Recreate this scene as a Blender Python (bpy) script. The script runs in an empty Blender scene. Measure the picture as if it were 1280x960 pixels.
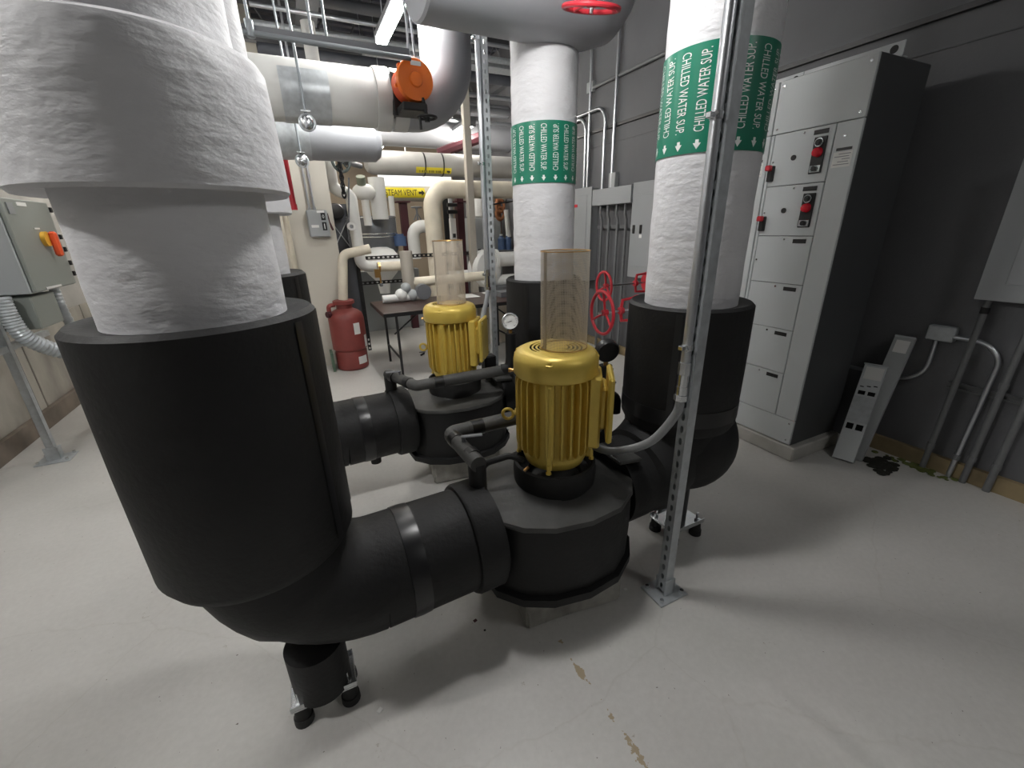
import bpy, bmesh, math, random
from mathutils import Vector, Matrix
random.seed(7)
S = bpy.context.scene
COL = S.collection
PI = math.pi

# ------------------------------------------------------------------ camera
CAM_H = 1.536
PITCH, ROLL, YAW, FPX = 0.355007, -0.0238022, -0.447069, 526.65
def cam_axes():
    cy, sy, cp, sp = math.cos(YAW), math.sin(YAW), math.cos(PITCH), math.sin(PITCH)
    f = Vector((-sy*cp, cy*cp, -sp)); r = Vector((cy, sy, 0)); u = r.cross(f)
    cr, sr = math.cos(ROLL), math.sin(ROLL)
    return cr*r + sr*u, -sr*r + cr*u, f
RT, UP, FW = cam_axes()
cd = bpy.data.cameras.new('camera'); cam = bpy.data.objects.new('camera', cd); COL.objects.link(cam)
m = Matrix((RT, UP, -FW)).transposed().to_4x4(); m.translation = (0, 0, CAM_H)
cam.matrix_world = m
cd.sensor_width = 36; cd.lens = FPX/1280*36; cd.clip_start = 0.02; cd.clip_end = 60
S.camera = cam

# ------------------------------------------------------------------ world, exposure
w = bpy.data.worlds.new('world'); S.world = w; w.use_nodes = True
w.node_tree.nodes['Background'].inputs[0].default_value = (0.8, 0.85, 0.9, 1)
w.node_tree.nodes['Background'].inputs[1].default_value = 0.05
S.view_settings.view_transform = 'Standard'; S.view_settings.look = 'None'
S.view_settings.gamma = 1; S.view_settings.exposure = 0.95; S.view_settings.use_curve_mapping = False

# fluorescent strip lights: x, y centre, z, length along y, strength, warm?, label
LIGHTS = [
    (0.95, 3.86, 3.02, 1.10, 95, 'bright fluorescent strip light seen end-on beside the orange valve'),
    (0.62, 3.05, 3.35, 0.9, 16, 'small fluorescent strip above the hanger rods at the top edge'),
    (-1.45, 3.9, 3.05, 1.25, 34, 'fluorescent strip light above the left wall cabinets'),
    (2.2, -1.5, 3.3, 1.25, 32, 'unseen fill strip light behind the photographer'),  # unseen fill for the riser fronts and the right wall
    (1.2, 6.3, 2.95, 1.25, 40, 'fluorescent strip light above the folding table'),
    (2.5, 6.9, 2.9, 1.25, 40, 'fluorescent strip light above the far white volute pump'),
    (1.55, 8.5, 2.85, 1.25, 36, 'fluorescent strip light near the far tan wall'),
    (-1.0, 6.6, 2.9, 1.25, 30, 'fluorescent strip light left of the beige partition'),
]

# ------------------------------------------------------------------ helpers
def P(px, py, Y):                       # point on the plane y=Y seen at a pixel of the 1280x960 photograph
    d = RT*((px-640)/FPX) - UP*((py-480)/FPX) + FW
    return Vector((0, 0, CAM_H)) + d*(Y/d.y)
def PX(px, py, X):                      # same on the plane x=X
    d = RT*((px-640)/FPX) - UP*((py-480)/FPX) + FW
    return Vector((0, 0, CAM_H)) + d*(X/d.x)
def PZ(px, py, z):
    d = RT*((px-640)/FPX) - UP*((py-480)/FPX) + FW
    return Vector((0, 0, CAM_H)) + d*((z-CAM_H)/d.z)

def new(): return bmesh.new()
def box(bm, c, s, bev=0.0, rot=None, seg=1):
    r = bmesh.ops.create_cube(bm, size=1.0)
    vs = r['verts']
    bmesh.ops.scale(bm, vec=s, verts=vs)
    if bev:
        es = list({e for v in vs for e in v.link_edges})
        rb = bmesh.ops.bevel(bm, geom=es, offset=bev, segments=seg, affect='EDGES', profile=0.7)
        vs = list({v for f in rb['faces'] for v in f.verts} | {v for v in vs if v.is_valid})
    if rot is not None: bmesh.ops.rotate(bm, cent=(0, 0, 0), matrix=rot, verts=vs)
    bmesh.ops.translate(bm, vec=c, verts=vs)
    return vs
def bx(bm, x0, x1, y0, y1, z0, z1, bev=0.0):
    return box(bm, ((x0+x1)/2, (y0+y1)/2, (z0+z1)/2), (abs(x1-x0), abs(y1-y0), abs(z1-z0)), bev)
def frame_of(d):
    d = d.normalized(); a = Vector((0, 0, 1)) if abs(d.z) < 0.9 else Vector((1, 0, 0))
    u = d.cross(a).normalized(); return u, d.cross(u).normalized()
def tube(bm, pts, r, n=12, caps=True):
    pts = [Vector(p) for p in pts]
    rs = r if isinstance(r, (list, tuple)) else [r]*len(pts)
    rings = []; u = None
    for i, p in enumerate(pts):
        t = (pts[min(i+1, len(pts)-1)] - pts[i]).normalized() + (pts[i] - pts[max(i-1, 0)]).normalized()
        if t.length < 1e-6: t = pts[min(i+1, len(pts)-1)] - pts[max(i-1, 0)]
        t.normalize()
        if u is None: u, v = frame_of(t)
        else:
            u = (u - t*u.dot(t)).normalized(); v = t.cross(u)
        rings.append([bm.verts.new(p + (u*math.cos(2*PI*k/n) + v*math.sin(2*PI*k/n))*rs[i]) for k in range(n)])
    for a, b in zip(rings, rings[1:]):
        for k in range(n): bm.faces.new((a[k], a[(k+1) % n], b[(k+1) % n], b[k]))
    if caps: bm.faces.new(rings[0][::-1]); bm.faces.new(rings[-1])
    return [v for r_ in rings for v in r_]
def cyl(bm, p0, p1, r0, r1=None, n=20, caps=True):
    return tube(bm, [p0, p1], [r0, r0 if r1 is None else r1], n, caps)
def fillet(pts, rad, k=6):
    pts = [Vector(p) for p in pts]; out = [pts[0]]
    for i in range(1, len(pts)-1):
        a, b, c = pts[i-1], pts[i], pts[i+1]
        d0, d1 = (a-b), (c-b); ang = d0.angle(d1)
        if ang > PI-.01 or ang < .01: out.append(b); continue
        t = min(rad/math.tan(ang/2), d0.length*.49 if i > 1 else d0.length*.98, d1.length*.49 if i < len(pts)-2 else d1.length*.98, 10)
        p0 = b + d0.normalized()*t; p1 = b + d1.normalized()*t
        R = t*math.tan(ang/2); cc = b + (d0.normalized()+d1.normalized()).normalized()*(R/math.sin(ang/2))
        v0, v1 = (p0-cc), (p1-cc); tot = v0.angle(v1); ax = v0.cross(v1)
        if ax.length < 1e-9: out.append(b); continue
        for j in range(k+1): out.append(cc + Matrix.Rotation(tot*j/k, 3, ax.normalized()) @ v0)
    out.append(pts[-1]); return out
def lathe(bm, prof, c=(0, 0, 0), n=48, mat=None):
    c = Vector(c); rings = []
    for r, z in prof:
        if r < 1e-5: vs = [bm.verts.new((0, 0, z))]
        else: vs = [bm.verts.new((r*math.cos(2*PI*k/n), r*math.sin(2*PI*k/n), z)) for k in range(n)]
        rings.append(vs)
    for a, b in zip(rings, rings[1:]):
        for k in range(n):
            q = [a[k % len(a)], a[(k+1) % len(a)], b[(k+1) % len(b)], b[k % len(b)]]
            f = []
            for v in q:
                if v not in f: f.append(v)
            if len(f) > 2: bm.faces.new(f)
    vs = [v for r_ in rings for v in r_]
    if mat is not None: bmesh.ops.transform(bm, matrix=mat, verts=vs)
    bmesh.ops.translate(bm, vec=c, verts=vs)
    return vs
def ring_closed(bm, prof, c=(0, 0, 0), n=48, mat=None): return lathe(bm, list(prof)+[prof[0]], c, n, mat)
def prism(bm, poly, z0, z1):
    a = [bm.verts.new((x, y, z0)) for x, y in poly]; b = [bm.verts.new((x, y, z1)) for x, y in poly]
    n = len(poly)
    for k in range(n): bm.faces.new((a[k], a[(k+1) % n], b[(k+1) % n], b[k]))
    bm.faces.new(a[::-1]); bm.faces.new(b); return a+b
def torus(bm, c, R, r, axis=(0, 0, 1), n=32, m=8):
    u, v = frame_of(Vector(axis)); a = Vector(axis).normalized(); c = Vector(c); rings = []
    for i in range(n):
        t = 2*PI*i/n; d = u*math.cos(t)+v*math.sin(t)
        rings.append([bm.verts.new(c + d*(R + r*math.cos(2*PI*j/m)) + a*(r*math.sin(2*PI*j/m))) for j in range(m)])
    for i in range(n):
        A, B = rings[i], rings[(i+1) % n]
        for j in range(m): bm.faces.new((A[j], A[(j+1) % m], B[(j+1) % m], B[j]))
    return [v for r_ in rings for v in r_]
def sphere(bm, c, r, n=24, mrings=16, sc=(1, 1, 1)):
    q = bmesh.ops.create_uvsphere(bm, u_segments=n, v_segments=mrings, radius=r)
    bmesh.ops.scale(bm, vec=sc, verts=q['verts']); bmesh.ops.translate(bm, vec=c, verts=q['verts']); return q['verts']

def thing(name, label, cat, loc=(0, 0, 0), group=None):
    o = bpy.data.objects.new(name, None); COL.objects.link(o); o.location = loc
    o.empty_display_size = 0.1
    o['label'] = label; o['category'] = cat
    if group: o['group'] = group
    return o
def world_loc(o):
    v = Vector(o.location)
    return v + world_loc(o.parent) if o.parent else v
def mesh_from(name, bm, mat):
    bmesh.ops.recalc_face_normals(bm, faces=bm.faces)
    for f in bm.faces: f.smooth = True
    for e in bm.edges:
        if len(e.link_faces) == 2 and e.calc_face_angle(0) > 0.6: e.smooth = False
    me = bpy.data.meshes.new(name); bm.to_mesh(me); bm.free(); me.materials.append(mat); return me
def part(name, bm, mat, parent, local=False, label=None):
    if not local: bmesh.ops.translate(bm, vec=-world_loc(parent), verts=bm.verts)
    o = bpy.data.objects.new(name, mesh_from(name, bm, mat)); COL.objects.link(o); o.parent = parent
    if label: o['label'] = label
    return o
def share(o, parent, loc=(0, 0, 0), rz=0):       # another part from the same mesh data
    c = o.copy(); COL.objects.link(c); c.parent = parent; c.location = loc; c.rotation_euler = (0, 0, rz); return c
def solo(name, bm, mat, label, cat, group=None):   # a thing that is one mesh, origin at its lowest middle
    xs = [v.co for v in bm.verts]
    lo = Vector((min(v.x for v in xs), min(v.y for v in xs), min(v.z for v in xs))); hi = Vector((max(v.x for v in xs), max(v.y for v in xs), max(v.z for v in xs)))
    b = Vector(((lo.x+hi.x)/2, (lo.y+hi.y)/2, lo.z))
    bmesh.ops.translate(bm, vec=-b, verts=bm.verts)
    o = bpy.data.objects.new(name, mesh_from(name, bm, mat)); COL.objects.link(o); o.location = b
    o['label'] = label; o['category'] = cat
    if group: o['group'] = group
    return o
def struct(name, bm, mat, parent=None):
    o = bpy.data.objects.new(name, mesh_from(name, bm, mat)); COL.objects.link(o)
    if parent: o.parent = parent
    else: o['kind'] = 'structure'
    return o
def copy_tree(o, parent=None):
    c = o.copy(); COL.objects.link(c)
    if parent: c.parent = parent
    for ch in list(o.children): copy_tree(ch, c)
    return c
def text_geo(s, size):
    cu = bpy.data.curves.new('t', 'FONT'); cu.body = s; cu.size = size; cu.resolution_u = 3
    ob = bpy.data.objects.new('t', cu); COL.objects.link(ob)
    dg = bpy.context.evaluated_depsgraph_get(); me = ob.evaluated_get(dg).to_mesh()
    vs = [v.co.copy() for v in me.vertices]; fs = [tuple(p.vertices) for p in me.polygons]
    ob.evaluated_get(dg).to_mesh_clear(); bpy.data.objects.remove(ob); bpy.data.curves.remove(cu)
    return vs, fs
def text_on(bm, s, origin, ux, uy, length, height):   # flat text in a box, ux/uy world directions
    vs, fs = text_geo(s, 1.0)
    x0 = min(v.x for v in vs); x1 = max(v.x for v in vs); y0 = min(v.y for v in vs); y1 = max(v.y for v in vs)
    nv = [bm.verts.new(Vector(origin) + Vector(ux)*((v.x-x0)/(x1-x0)*length) + Vector(uy)*((v.y-y0)/(y1-y0)*height)) for v in vs]
    for f in fs:
        try: bm.faces.new([nv[i] for i in f])
        except ValueError: pass

# ------------------------------------------------------------------ materials
def mat(name, col, rough=0.5, metal=0.0, var=0.0, vscale=8, bump=0.0, bscale=40, stretch=(1, 1, 1), rvar=0.0, spec=0.5, alpha=None):
    m = bpy.data.materials.new(name); m.use_nodes = True; nt = m.node_tree; b = nt.nodes['Principled BSDF']
    b.inputs['Base Color'].default_value = (*col, 1); b.inputs['Roughness'].default_value = rough; b.inputs['Metallic'].default_value = metal
    b.inputs['Specular IOR Level'].default_value = spec
    tc = nt.nodes.new('ShaderNodeTexCoord'); mp = nt.nodes.new('ShaderNodeMapping'); mp.inputs['Scale'].default_value = stretch
    nt.links.new(tc.outputs['Object'], mp.inputs[0])
    if var or rvar:
        nz = nt.nodes.new('ShaderNodeTexNoise'); nz.inputs['Scale'].default_value = vscale; nz.inputs['Detail'].default_value = 6
        nt.links.new(mp.outputs[0], nz.inputs['Vector'])
        if var:
            cr = nt.nodes.new('ShaderNodeValToRGB')
            cr.color_ramp.elements[0].position = 0.3; cr.color_ramp.elements[1].position = 0.7
            cr.color_ramp.elements[0].color = (*[c*(1-var) for c in col], 1); cr.color_ramp.elements[1].color = (*[min(1, c*(1+var)) for c in col], 1)
            nt.links.new(nz.outputs[0], cr.inputs[0]); nt.links.new(cr.outputs[0], b.inputs['Base Color'])
        if rvar:
            mr = nt.nodes.new('ShaderNodeMapRange'); mr.inputs['To Min'].default_value = max(0, rough-rvar); mr.inputs['To Max'].default_value = min(1, rough+rvar)
            nt.links.new(nz.outputs[0], mr.inputs[0]); nt.links.new(mr.outputs[0], b.inputs['Roughness'])
    if bump:
        n2 = nt.nodes.new('ShaderNodeTexNoise'); n2.inputs['Scale'].default_value = bscale; n2.inputs['Detail'].default_value = 5
        nt.links.new(mp.outputs[0], n2.inputs['Vector'])
        bp = nt.nodes.new('ShaderNodeBump'); bp.inputs['Strength'].default_value = bump; bp.inputs['Distance'].default_value = 0.01
        nt.links.new(n2.outputs[0], bp.inputs['Height']); nt.links.new(bp.outputs[0], b.inputs['Normal'])
    return m
M = {}
M['lagging'] = mat('white_lagging', (0.66, 0.66, 0.68), 0.6, var=0.05, vscale=5, bump=0.7, bscale=14, stretch=(1, 1, 2.2))
M['white_pipe'] = mat('white_pipe_cover', (0.66, 0.66, 0.64), 0.5, var=0.06, vscale=4)
M['grey_pipe'] = mat('grey_pipe_cover', (0.34, 0.35, 0.375), 0.42, var=0.05, vscale=4)
M['cream'] = mat('cream_pipe', (0.68, 0.62, 0.50), 0.5, var=0.1, vscale=6)
M['foam'] = mat('black_foam', (0.0085, 0.0085, 0.009), 0.6, spec=0.4, var=0.35, vscale=7, bump=0.15, bscale=60, rvar=0.12)
M['foam_casing'] = mat('black_foam_dusty', (0.060, 0.060, 0.058), 0.55, var=0.4, vscale=6, bump=0.2, bscale=40, rvar=0.12)
M['foam_tape'] = mat('black_tape', (0.012, 0.012, 0.013), 0.3)
M['rubber'] = mat('black_rubber', (0.015, 0.015, 0.015), 0.6)
M['black'] = mat('black_enamel', (0.012, 0.012, 0.013), 0.4)
M['gold'] = mat('yellow_gold_paint', (0.68, 0.50, 0.10), 0.38, var=0.07, vscale=9, metal=0.25, rvar=0.08)
M['brass'] = mat('brass', (0.55, 0.33, 0.12), 0.35, metal=1)
M['galv'] = mat('galvanised_steel', (0.50, 0.53, 0.55), 0.36, metal=0.4, var=0.12, vscale=30, rvar=0.1)
M['galv_dull'] = mat('dull_galvanised', (0.22, 0.24, 0.255), 0.5, metal=0.5)
M['steel'] = mat('bright_steel', (0.72, 0.74, 0.76), 0.25, metal=1)
M['emt'] = mat('conduit_steel', (0.55, 0.57, 0.6), 0.34, metal=0.9)
M['emt_dark'] = mat('painted_conduit', (0.16, 0.165, 0.17), 0.45, var=0.1, vscale=12)
M['flex'] = mat('grey_liquidtight', (0.26, 0.27, 0.28), 0.42)
M['grey_box'] = mat('grey_enamel', (0.36, 0.38, 0.385), 0.4, var=0.03, vscale=3)
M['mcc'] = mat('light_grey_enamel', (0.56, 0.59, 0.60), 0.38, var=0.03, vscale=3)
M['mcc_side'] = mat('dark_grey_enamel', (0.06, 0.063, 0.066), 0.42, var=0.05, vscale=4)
M['olive_box'] = mat('olive_grey_enamel', (0.24, 0.26, 0.24), 0.42)
M['panel_wall'] = mat('wall_grey_enamel', (0.32, 0.335, 0.345), 0.45)
M['red'] = mat('red_paint', (0.55, 0.03, 0.045), 0.35)
M['red_tank'] = mat('oxide_red_paint', (0.21, 0.042, 0.036), 0.5, var=0.12, vscale=8)
M['maroon'] = mat('maroon_paint', (0.06, 0.012, 0.018), 0.5)
M['orange'] = mat('orange_paint', (0.9, 0.19, 0.02), 0.4)
M['green'] = mat('green_vinyl', (0.012, 0.19, 0.115), 0.3, spec=0.5)
M['white_ink'] = mat('white_print', (0.8, 0.82, 0.8), 0.45)
M['black_ink'] = mat('black_print', (0.02, 0.02, 0.02), 0.5)
M['yellow_label'] = mat('yellow_vinyl', (0.72, 0.60, 0.03), 0.4)
M['paper'] = mat('white_sticker', (0.75, 0.75, 0.73), 0.5)
M['concrete_pad'] = mat('raw_concrete', (0.34, 0.33, 0.30), 0.85, var=0.35, vscale=10, bump=0.5, bscale=30)
M['plinth'] = mat('painted_concrete', (0.46, 0.45, 0.42), 0.7, var=0.12, vscale=7, bump=0.2)
M['dark_steel'] = mat('dark_deck_steel', (0.075, 0.08, 0.095), 0.55, var=0.2, vscale=4)
M['beam'] = mat('grey_beam_paint', (0.13, 0.135, 0.145), 0.5)
M['deck'] = mat('corrugated_deck', (0.10, 0.105, 0.13), 0.55, var=0.15, vscale=3)
M['table'] = mat('brown_laminate', (0.055, 0.032, 0.028), 0.35, var=0.15, vscale=5)
M['stainless'] = mat('stainless_jacket', (0.20, 0.21, 0.23), 0.32, metal=0.5, var=0.1)
M['blue'] = mat('blue_paint', (0.07, 0.12, 0.24), 0.45)
M['copper'] = mat('brown_copper', (0.32, 0.13, 0.06), 0.4, metal=0.4)
M['tan_post'] = mat('tan_paint', (0.38, 0.35, 0.30), 0.5)
M['moss'] = mat('dark_debris', (0.02, 0.02, 0.015), 0.9)
M['green_moss'] = mat('moss_green', (0.10, 0.12, 0.03), 0.9)
M['chain'] = mat('dark_chain', (0.02, 0.02, 0.022), 0.45, metal=0.5)
M['hole'] = mat('dark_recess', (0.01, 0.01, 0.01), 0.7)
M['orange_red'] = mat('orange_red_plastic', (0.75, 0.10, 0.03), 0.35)

def emission(name, col, s):
    m = bpy.data.materials.new(name); m.use_nodes = True; nt = m.node_tree; nt.nodes.clear()
    e = nt.nodes.new('ShaderNodeEmission'); e.inputs[0].default_value = (*col, 1); e.inputs[1].default_value = s
    o = nt.nodes.new('ShaderNodeOutputMaterial'); nt.links.new(e.outputs[0], o.inputs[0]); return m

def floor_mat():
    m = mat('floor_paint', (0.60, 0.59, 0.56), 0.32); nt = m.node_tree; b = nt.nodes['Principled BSDF']; L = nt.links.new
    tc = nt.nodes.new('ShaderNodeTexCoord')
    def noise(sc, det=6, rough=.6):
        n = nt.nodes.new('ShaderNodeTexNoise'); n.inputs['Scale'].default_value = sc; n.inputs['Detail'].default_value = det; n.inputs['Roughness'].default_value = rough
        L(tc.outputs['Object'], n.inputs['Vector']); return n
    def ramp(n, p0, p1, c0, c1):
        r = nt.nodes.new('ShaderNodeValToRGB'); r.color_ramp.elements[0].position = p0; r.color_ramp.elements[1].position = p1
        r.color_ramp.elements[0].color = (*c0, 1); r.color_ramp.elements[1].color = (*c1, 1); L(n.outputs[0], r.inputs[0]); return r
    def mix(a, bb, mode='MULTIPLY', fac=1.0):
        x = nt.nodes.new('ShaderNodeMix'); x.data_type = 'RGBA'; x.blend_type = mode; x.inputs[0].default_value = fac
        L(a, x.inputs[6]); L(bb, x.inputs[7]); return x.outputs[2]
    base = ramp(noise(1.1, 5), .3, .7, (0.53, 0.52, 0.495), (0.61, 0.60, 0.575)).outputs[0]
    fine = ramp(noise(45, 4), .35, .7, (0.93, 0.93, 0.93), (1, 1, 1)).outputs[0]
    spots = ramp(noise(9, 8, .75), .30, .345, (0.55, 0.50, 0.42), (1, 1, 1)).outputs[0]
    specks = ramp(noise(70, 2, .5), .225, .255, (0.25, 0.22, 0.2), (1, 1, 1)).outputs[0]
    c = mix(mix(mix(base, fine), spots), specks)
    # hairline scratches
    wv = nt.nodes.new('ShaderNodeTexVoronoi'); wv.feature = 'DISTANCE_TO_EDGE'; wv.inputs['Scale'].default_value = 0.9
    ds = nt.nodes.new('ShaderNodeMix'); ds.data_type = 'VECTOR'; ds.inputs[0].default_value = .12
    nn = noise(3, 4); L(tc.outputs['Object'], ds.inputs[4]); L(nn.outputs[1], ds.inputs[5]); L(ds.outputs[1], wv.inputs['Vector'])
    c = mix(c, ramp(wv, .0, .0022, (0.94, 0.935, 0.925), (1, 1, 1)).outputs[0])
    # worn brown chips along an old crack line
    A_, B_ = PZ(700, 800, 0), PZ(812, 965, 0); dv = (B_-A_).normalized(); nv = Vector((-dv.y, dv.x, 0))
    def math_(op, a, bb=None):
        q = nt.nodes.new('ShaderNodeMath'); q.operation = op
        for i, v in enumerate((a, bb)):
            if v is None: continue
            if isinstance(v, (int, float)): q.inputs[i].default_value = v
            else: L(v, q.inputs[i])
        return q.outputs[0]
    def dot(v, off):
        d_ = nt.nodes.new('ShaderNodeVectorMath'); d_.operation = 'DOT_PRODUCT'; L(tc.outputs['Object'], d_.inputs[0]); d_.inputs[1].default_value = v
        return math_('SUBTRACT', d_.outputs['Value'], off)
    across = dot(nv, A_.dot(nv)); along = dot(dv, A_.dot(dv))
    wob = math_('MULTIPLY', math_('SUBTRACT', noise(6, 3).outputs[0], .5), .05)
    near = math_('LESS_THAN', math_('ABSOLUTE', math_('ADD', across, wob)), math_('MULTIPLY', math_('SUBTRACT', noise(11, 5, .7).outputs[0], .50), .11))
    seg = math_('MULTIPLY', math_('GREATER_THAN', along, 0), math_('LESS_THAN', along, (B_-A_).length))
    mk = math_('MULTIPLY', near, seg)
    x = nt.nodes.new('ShaderNodeMix'); x.data_type = 'RGBA'; L(mk, x.inputs[0]); L(c, x.inputs[6]); x.inputs[7].default_value = (.36, .29, .19, 1); c = x.outputs[2]
    L(c, b.inputs['Base Color'])
    mr = nt.nodes.new('ShaderNodeMapRange'); mr.inputs['To Min'].default_value = .26; mr.inputs['To Max'].default_value = .48
    L(noise(4, 6).outputs[0], mr.inputs[0]); L(mr.outputs[0], b.inputs['Roughness'])
    bp = nt.nodes.new('ShaderNodeBump'); bp.inputs['Strength'].default_value = .06; bp.inputs['Distance'].default_value = .01
    L(noise(30, 5).outputs[0], bp.inputs['Height']); L(bp.outputs[0], b.inputs['Normal'])
    return m
M['floor'] = floor_mat()
M['wall_dark'] = mat('dark_grey_block_paint', (0.115, 0.117, 0.125), 0.62, var=0.07, vscale=2.5, bump=0.12, bscale=50)
M['wall_left'] = mat('grey_wall_concrete', (0.40, 0.39, 0.37), 0.8, var=0.15, vscale=2.2, bump=0.15, bscale=20)
M['kerb'] = mat('brown_kerb', (0.20, 0.165, 0.135), 0.8, var=0.25, vscale=5)
M['yellow_base'] = mat('dirty_yellow_base', (0.26, 0.20, 0.11), 0.75, var=0.3, vscale=6)
M['beige_wall'] = mat('beige_wall_paint', (0.60, 0.57, 0.50), 0.6, var=0.03, vscale=2)
M['tan_wall'] = mat('tan_wall_paint', (0.42, 0.34, 0.25), 0.65, var=0.06, vscale=2)

def mesh_guard_mat():
    m = bpy.data.materials.new('clear_guard'); m.use_nodes = True; nt = m.node_tree; L = nt.links.new
    b = nt.nodes['Principled BSDF']; out = nt.nodes['Material Output']
    b.inputs['Base Color'].default_value = (0.62, 0.55, 0.45, 1); b.inputs['Roughness'].default_value = .35
    tr = nt.nodes.new('ShaderNodeBsdfTransparent'); mx = nt.nodes.new('ShaderNodeMixShader')
    tc = nt.nodes.new('ShaderNodeTexCoord'); sep = nt.nodes.new('ShaderNodeSeparateXYZ'); L(tc.outputs['UV'], sep.inputs[0])
    def wire(src, k, fr):
        a = nt.nodes.new('ShaderNodeMath'); a.operation = 'MULTIPLY'; a.inputs[1].default_value = k; L(src, a.inputs[0])
        f = nt.nodes.new('ShaderNodeMath'); f.operation = 'FRACT'; L(a.outputs[0], f.inputs[0])
        g = nt.nodes.new('ShaderNodeMath'); g.operation = 'LESS_THAN'; g.inputs[1].default_value = fr; L(f.outputs[0], g.inputs[0]); return g.outputs[0]
    h = nt.nodes.new('ShaderNodeMath'); h.operation = 'MAXIMUM'
    L(wire(sep.outputs[0], 130, .32), h.inputs[0]); L(wire(sep.outputs[1], 84, .32), h.inputs[1])
    L(h.outputs[0], mx.inputs[0]); L(tr.outputs[0], mx.inputs[1]); L(b.outputs[0], mx.inputs[2]); L(mx.outputs[0], out.inputs[0])
    return m
M['guard'] = mesh_guard_mat()

# ------------------------------------------------------------------ the room
XL, XR, ZC = -2.22, 3.50, 4.25
Y0, Y1 = -4.0, 10.2
bm = new(); bx(bm, XL-.2, XR+.2, Y0-.2, Y1+.2, -.2, 0); struct('floor', bm, M['floor'])
bm = new(); bx(bm, XR, XR+.2, Y0, Y1, 0, ZC); struct('wall_right', bm, M['wall_dark'])
bm = new(); bx(bm, XL-.2, XL, Y0, Y1, 0, ZC); struct('wall_left', bm, M['wall_left'])
bm = new(); bx(bm, XL-.2, XR+.2, Y1, Y1+.2, 0, ZC); struct('wall_back', bm, M['tan_wall'])
bm = new(); bx(bm, XL-.2, XR+.2, Y0-.2, Y0, 0, ZC); struct('wall_front', bm, M['wall_dark'])
# beige partition end that carries the disconnect switch
bm = new(); bx(bm, -.01, .44, 5.45, 6.15, 0, 2.95); struct('wall_partition', bm, M['beige_wall'])
bm = new(); bx(bm, XL, -.01, 7.4, 7.6, 0, ZC); struct('wall_left_rear', bm, M['beige_wall'])
# corrugated ceiling deck
bm = new(); y = Y0; prof = []
while y < Y1:
    prof += [(y, ZC), (y+.09, ZC), (y+.11, ZC+.06), (y+.19, ZC+.06)]; y += .21
a = [bm.verts.new((XL-.2, q[0], q[1])) for q in prof]; b_ = [bm.verts.new((XR+.2, q[0], q[1])) for q in prof]
for i in range(len(prof)-1): bm.faces.new((a[i], a[i+1], b_[i+1], b_[i]))
q = [bm.verts.new(v) for v in ((XL-.2, Y0-.2, ZC+.1), (XR+.2, Y0-.2, ZC+.1), (XR+.2, Y1+.2, ZC+.1), (XL-.2, Y1+.2, ZC+.1))]; bm.faces.new(q)
struct('ceiling', bm, M['deck'])
for i, yy in enumerate((-2.6, -1.2, .2, 1.6, 3.0, 4.4, 5.8, 7.2, 8.6)):   # open-web joists across the room
    bm = new(); bx(bm, XL, XR, yy-.05, yy+.05, 4.19, 4.25); bx(bm, XL, XR, yy-.05, yy+.05, 3.80, 3.84)
    n = 14; dx = (XR-XL)/n
    for k in range(n):
        x = XL+k*dx; cyl(bm, (x, yy, 3.82), (x+dx/2, yy, 4.2), .012, n=6); cyl(bm, (x+dx/2, yy, 4.2), (x+dx, yy, 3.82), .012, n=6)
    struct('trim_%d' % (i+1), bm, M['beam'])
bm = new()
for zz, hh in ((3.58, .02), (3.90, .02)): bx(bm, .40, .60, Y0, Y1, zz, zz+hh)
bx(bm, .49, .51, Y0, Y1, 3.6, 3.9)
struct('trim_20', bm, M['beam'])
bm = new()
for k in range(9):
    y0 = Y0+.02+k*1.27; bx(bm, XL, XL+.012, y0, y0+1.25, .145, .86, .004)
struct('trim_24', bm, mat('stained_dado', (0.36, 0.34, 0.30), 0.8, var=0.35, vscale=3, stretch=(1, 1, .5)))
# kerbs and base strips
bm = new(); bx(bm, XL, XL+.05, Y0, 7.4, 0, .145); struct('baseboard_left', bm, M['kerb'])
bm = new(); bx(bm, XR-.035, XR, Y0, 1.36, 0, .10); bx(bm, XR-.035, XR, 2.6, Y1, 0, .10); struct('baseboard_right', bm, M['yellow_base'])
# rails along the dark wall
bm = new(); bx(bm, XR-.03, XR, 1.2, 7, 2.585, 2.615); struct('trim_21', bm, M['black'])
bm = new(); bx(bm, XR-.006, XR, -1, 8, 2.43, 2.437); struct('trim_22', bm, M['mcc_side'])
bm = new(); bx(bm, XR-.10, XR, 1.5, 8, 3.66, 3.74); struct('trim_23', bm, M['beam'])

# ------------------------------------------------------------------ pendant lamps (outside the view)
PENDANTS = [(-1.95, 1.12, 3.10, .085, 205, 'round pendant lamp over the left aisle, outside the view'),
            (0.72, 1.38, 2.66, .085, 95, 'round pendant lamp straight above the front pump, outside the view')]
for k, (x, y, z, r, st, lab) in enumerate(PENDANTS):
    t = thing('pendant_lamp', lab, 'light', (x, y, z), 'pendant lamps')
    bm = new(); lathe(bm, [(.19, .03), (.20, .04), (.17, .12), (.09, .20), (.04, .22), (.04, .27), (0, .27), (0, .26), (.03, .26), (.03, .21), (.08, .19), (.16, .11), (.19, .03)], (x, y, z), 32); part('shade', bm, M['beam'], t)
    bm = new(); sphere(bm, (x, y, z+.03), r, 20, 12); part('bulb', bm, emission('bulb_glow_%d' % k, (1.0, .985, .96), st), t)
    bm = new(); cyl(bm, (x, y, z+.25), (x, y, ZC), .006, n=8); part('cord', bm, M['black'], t)

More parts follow.
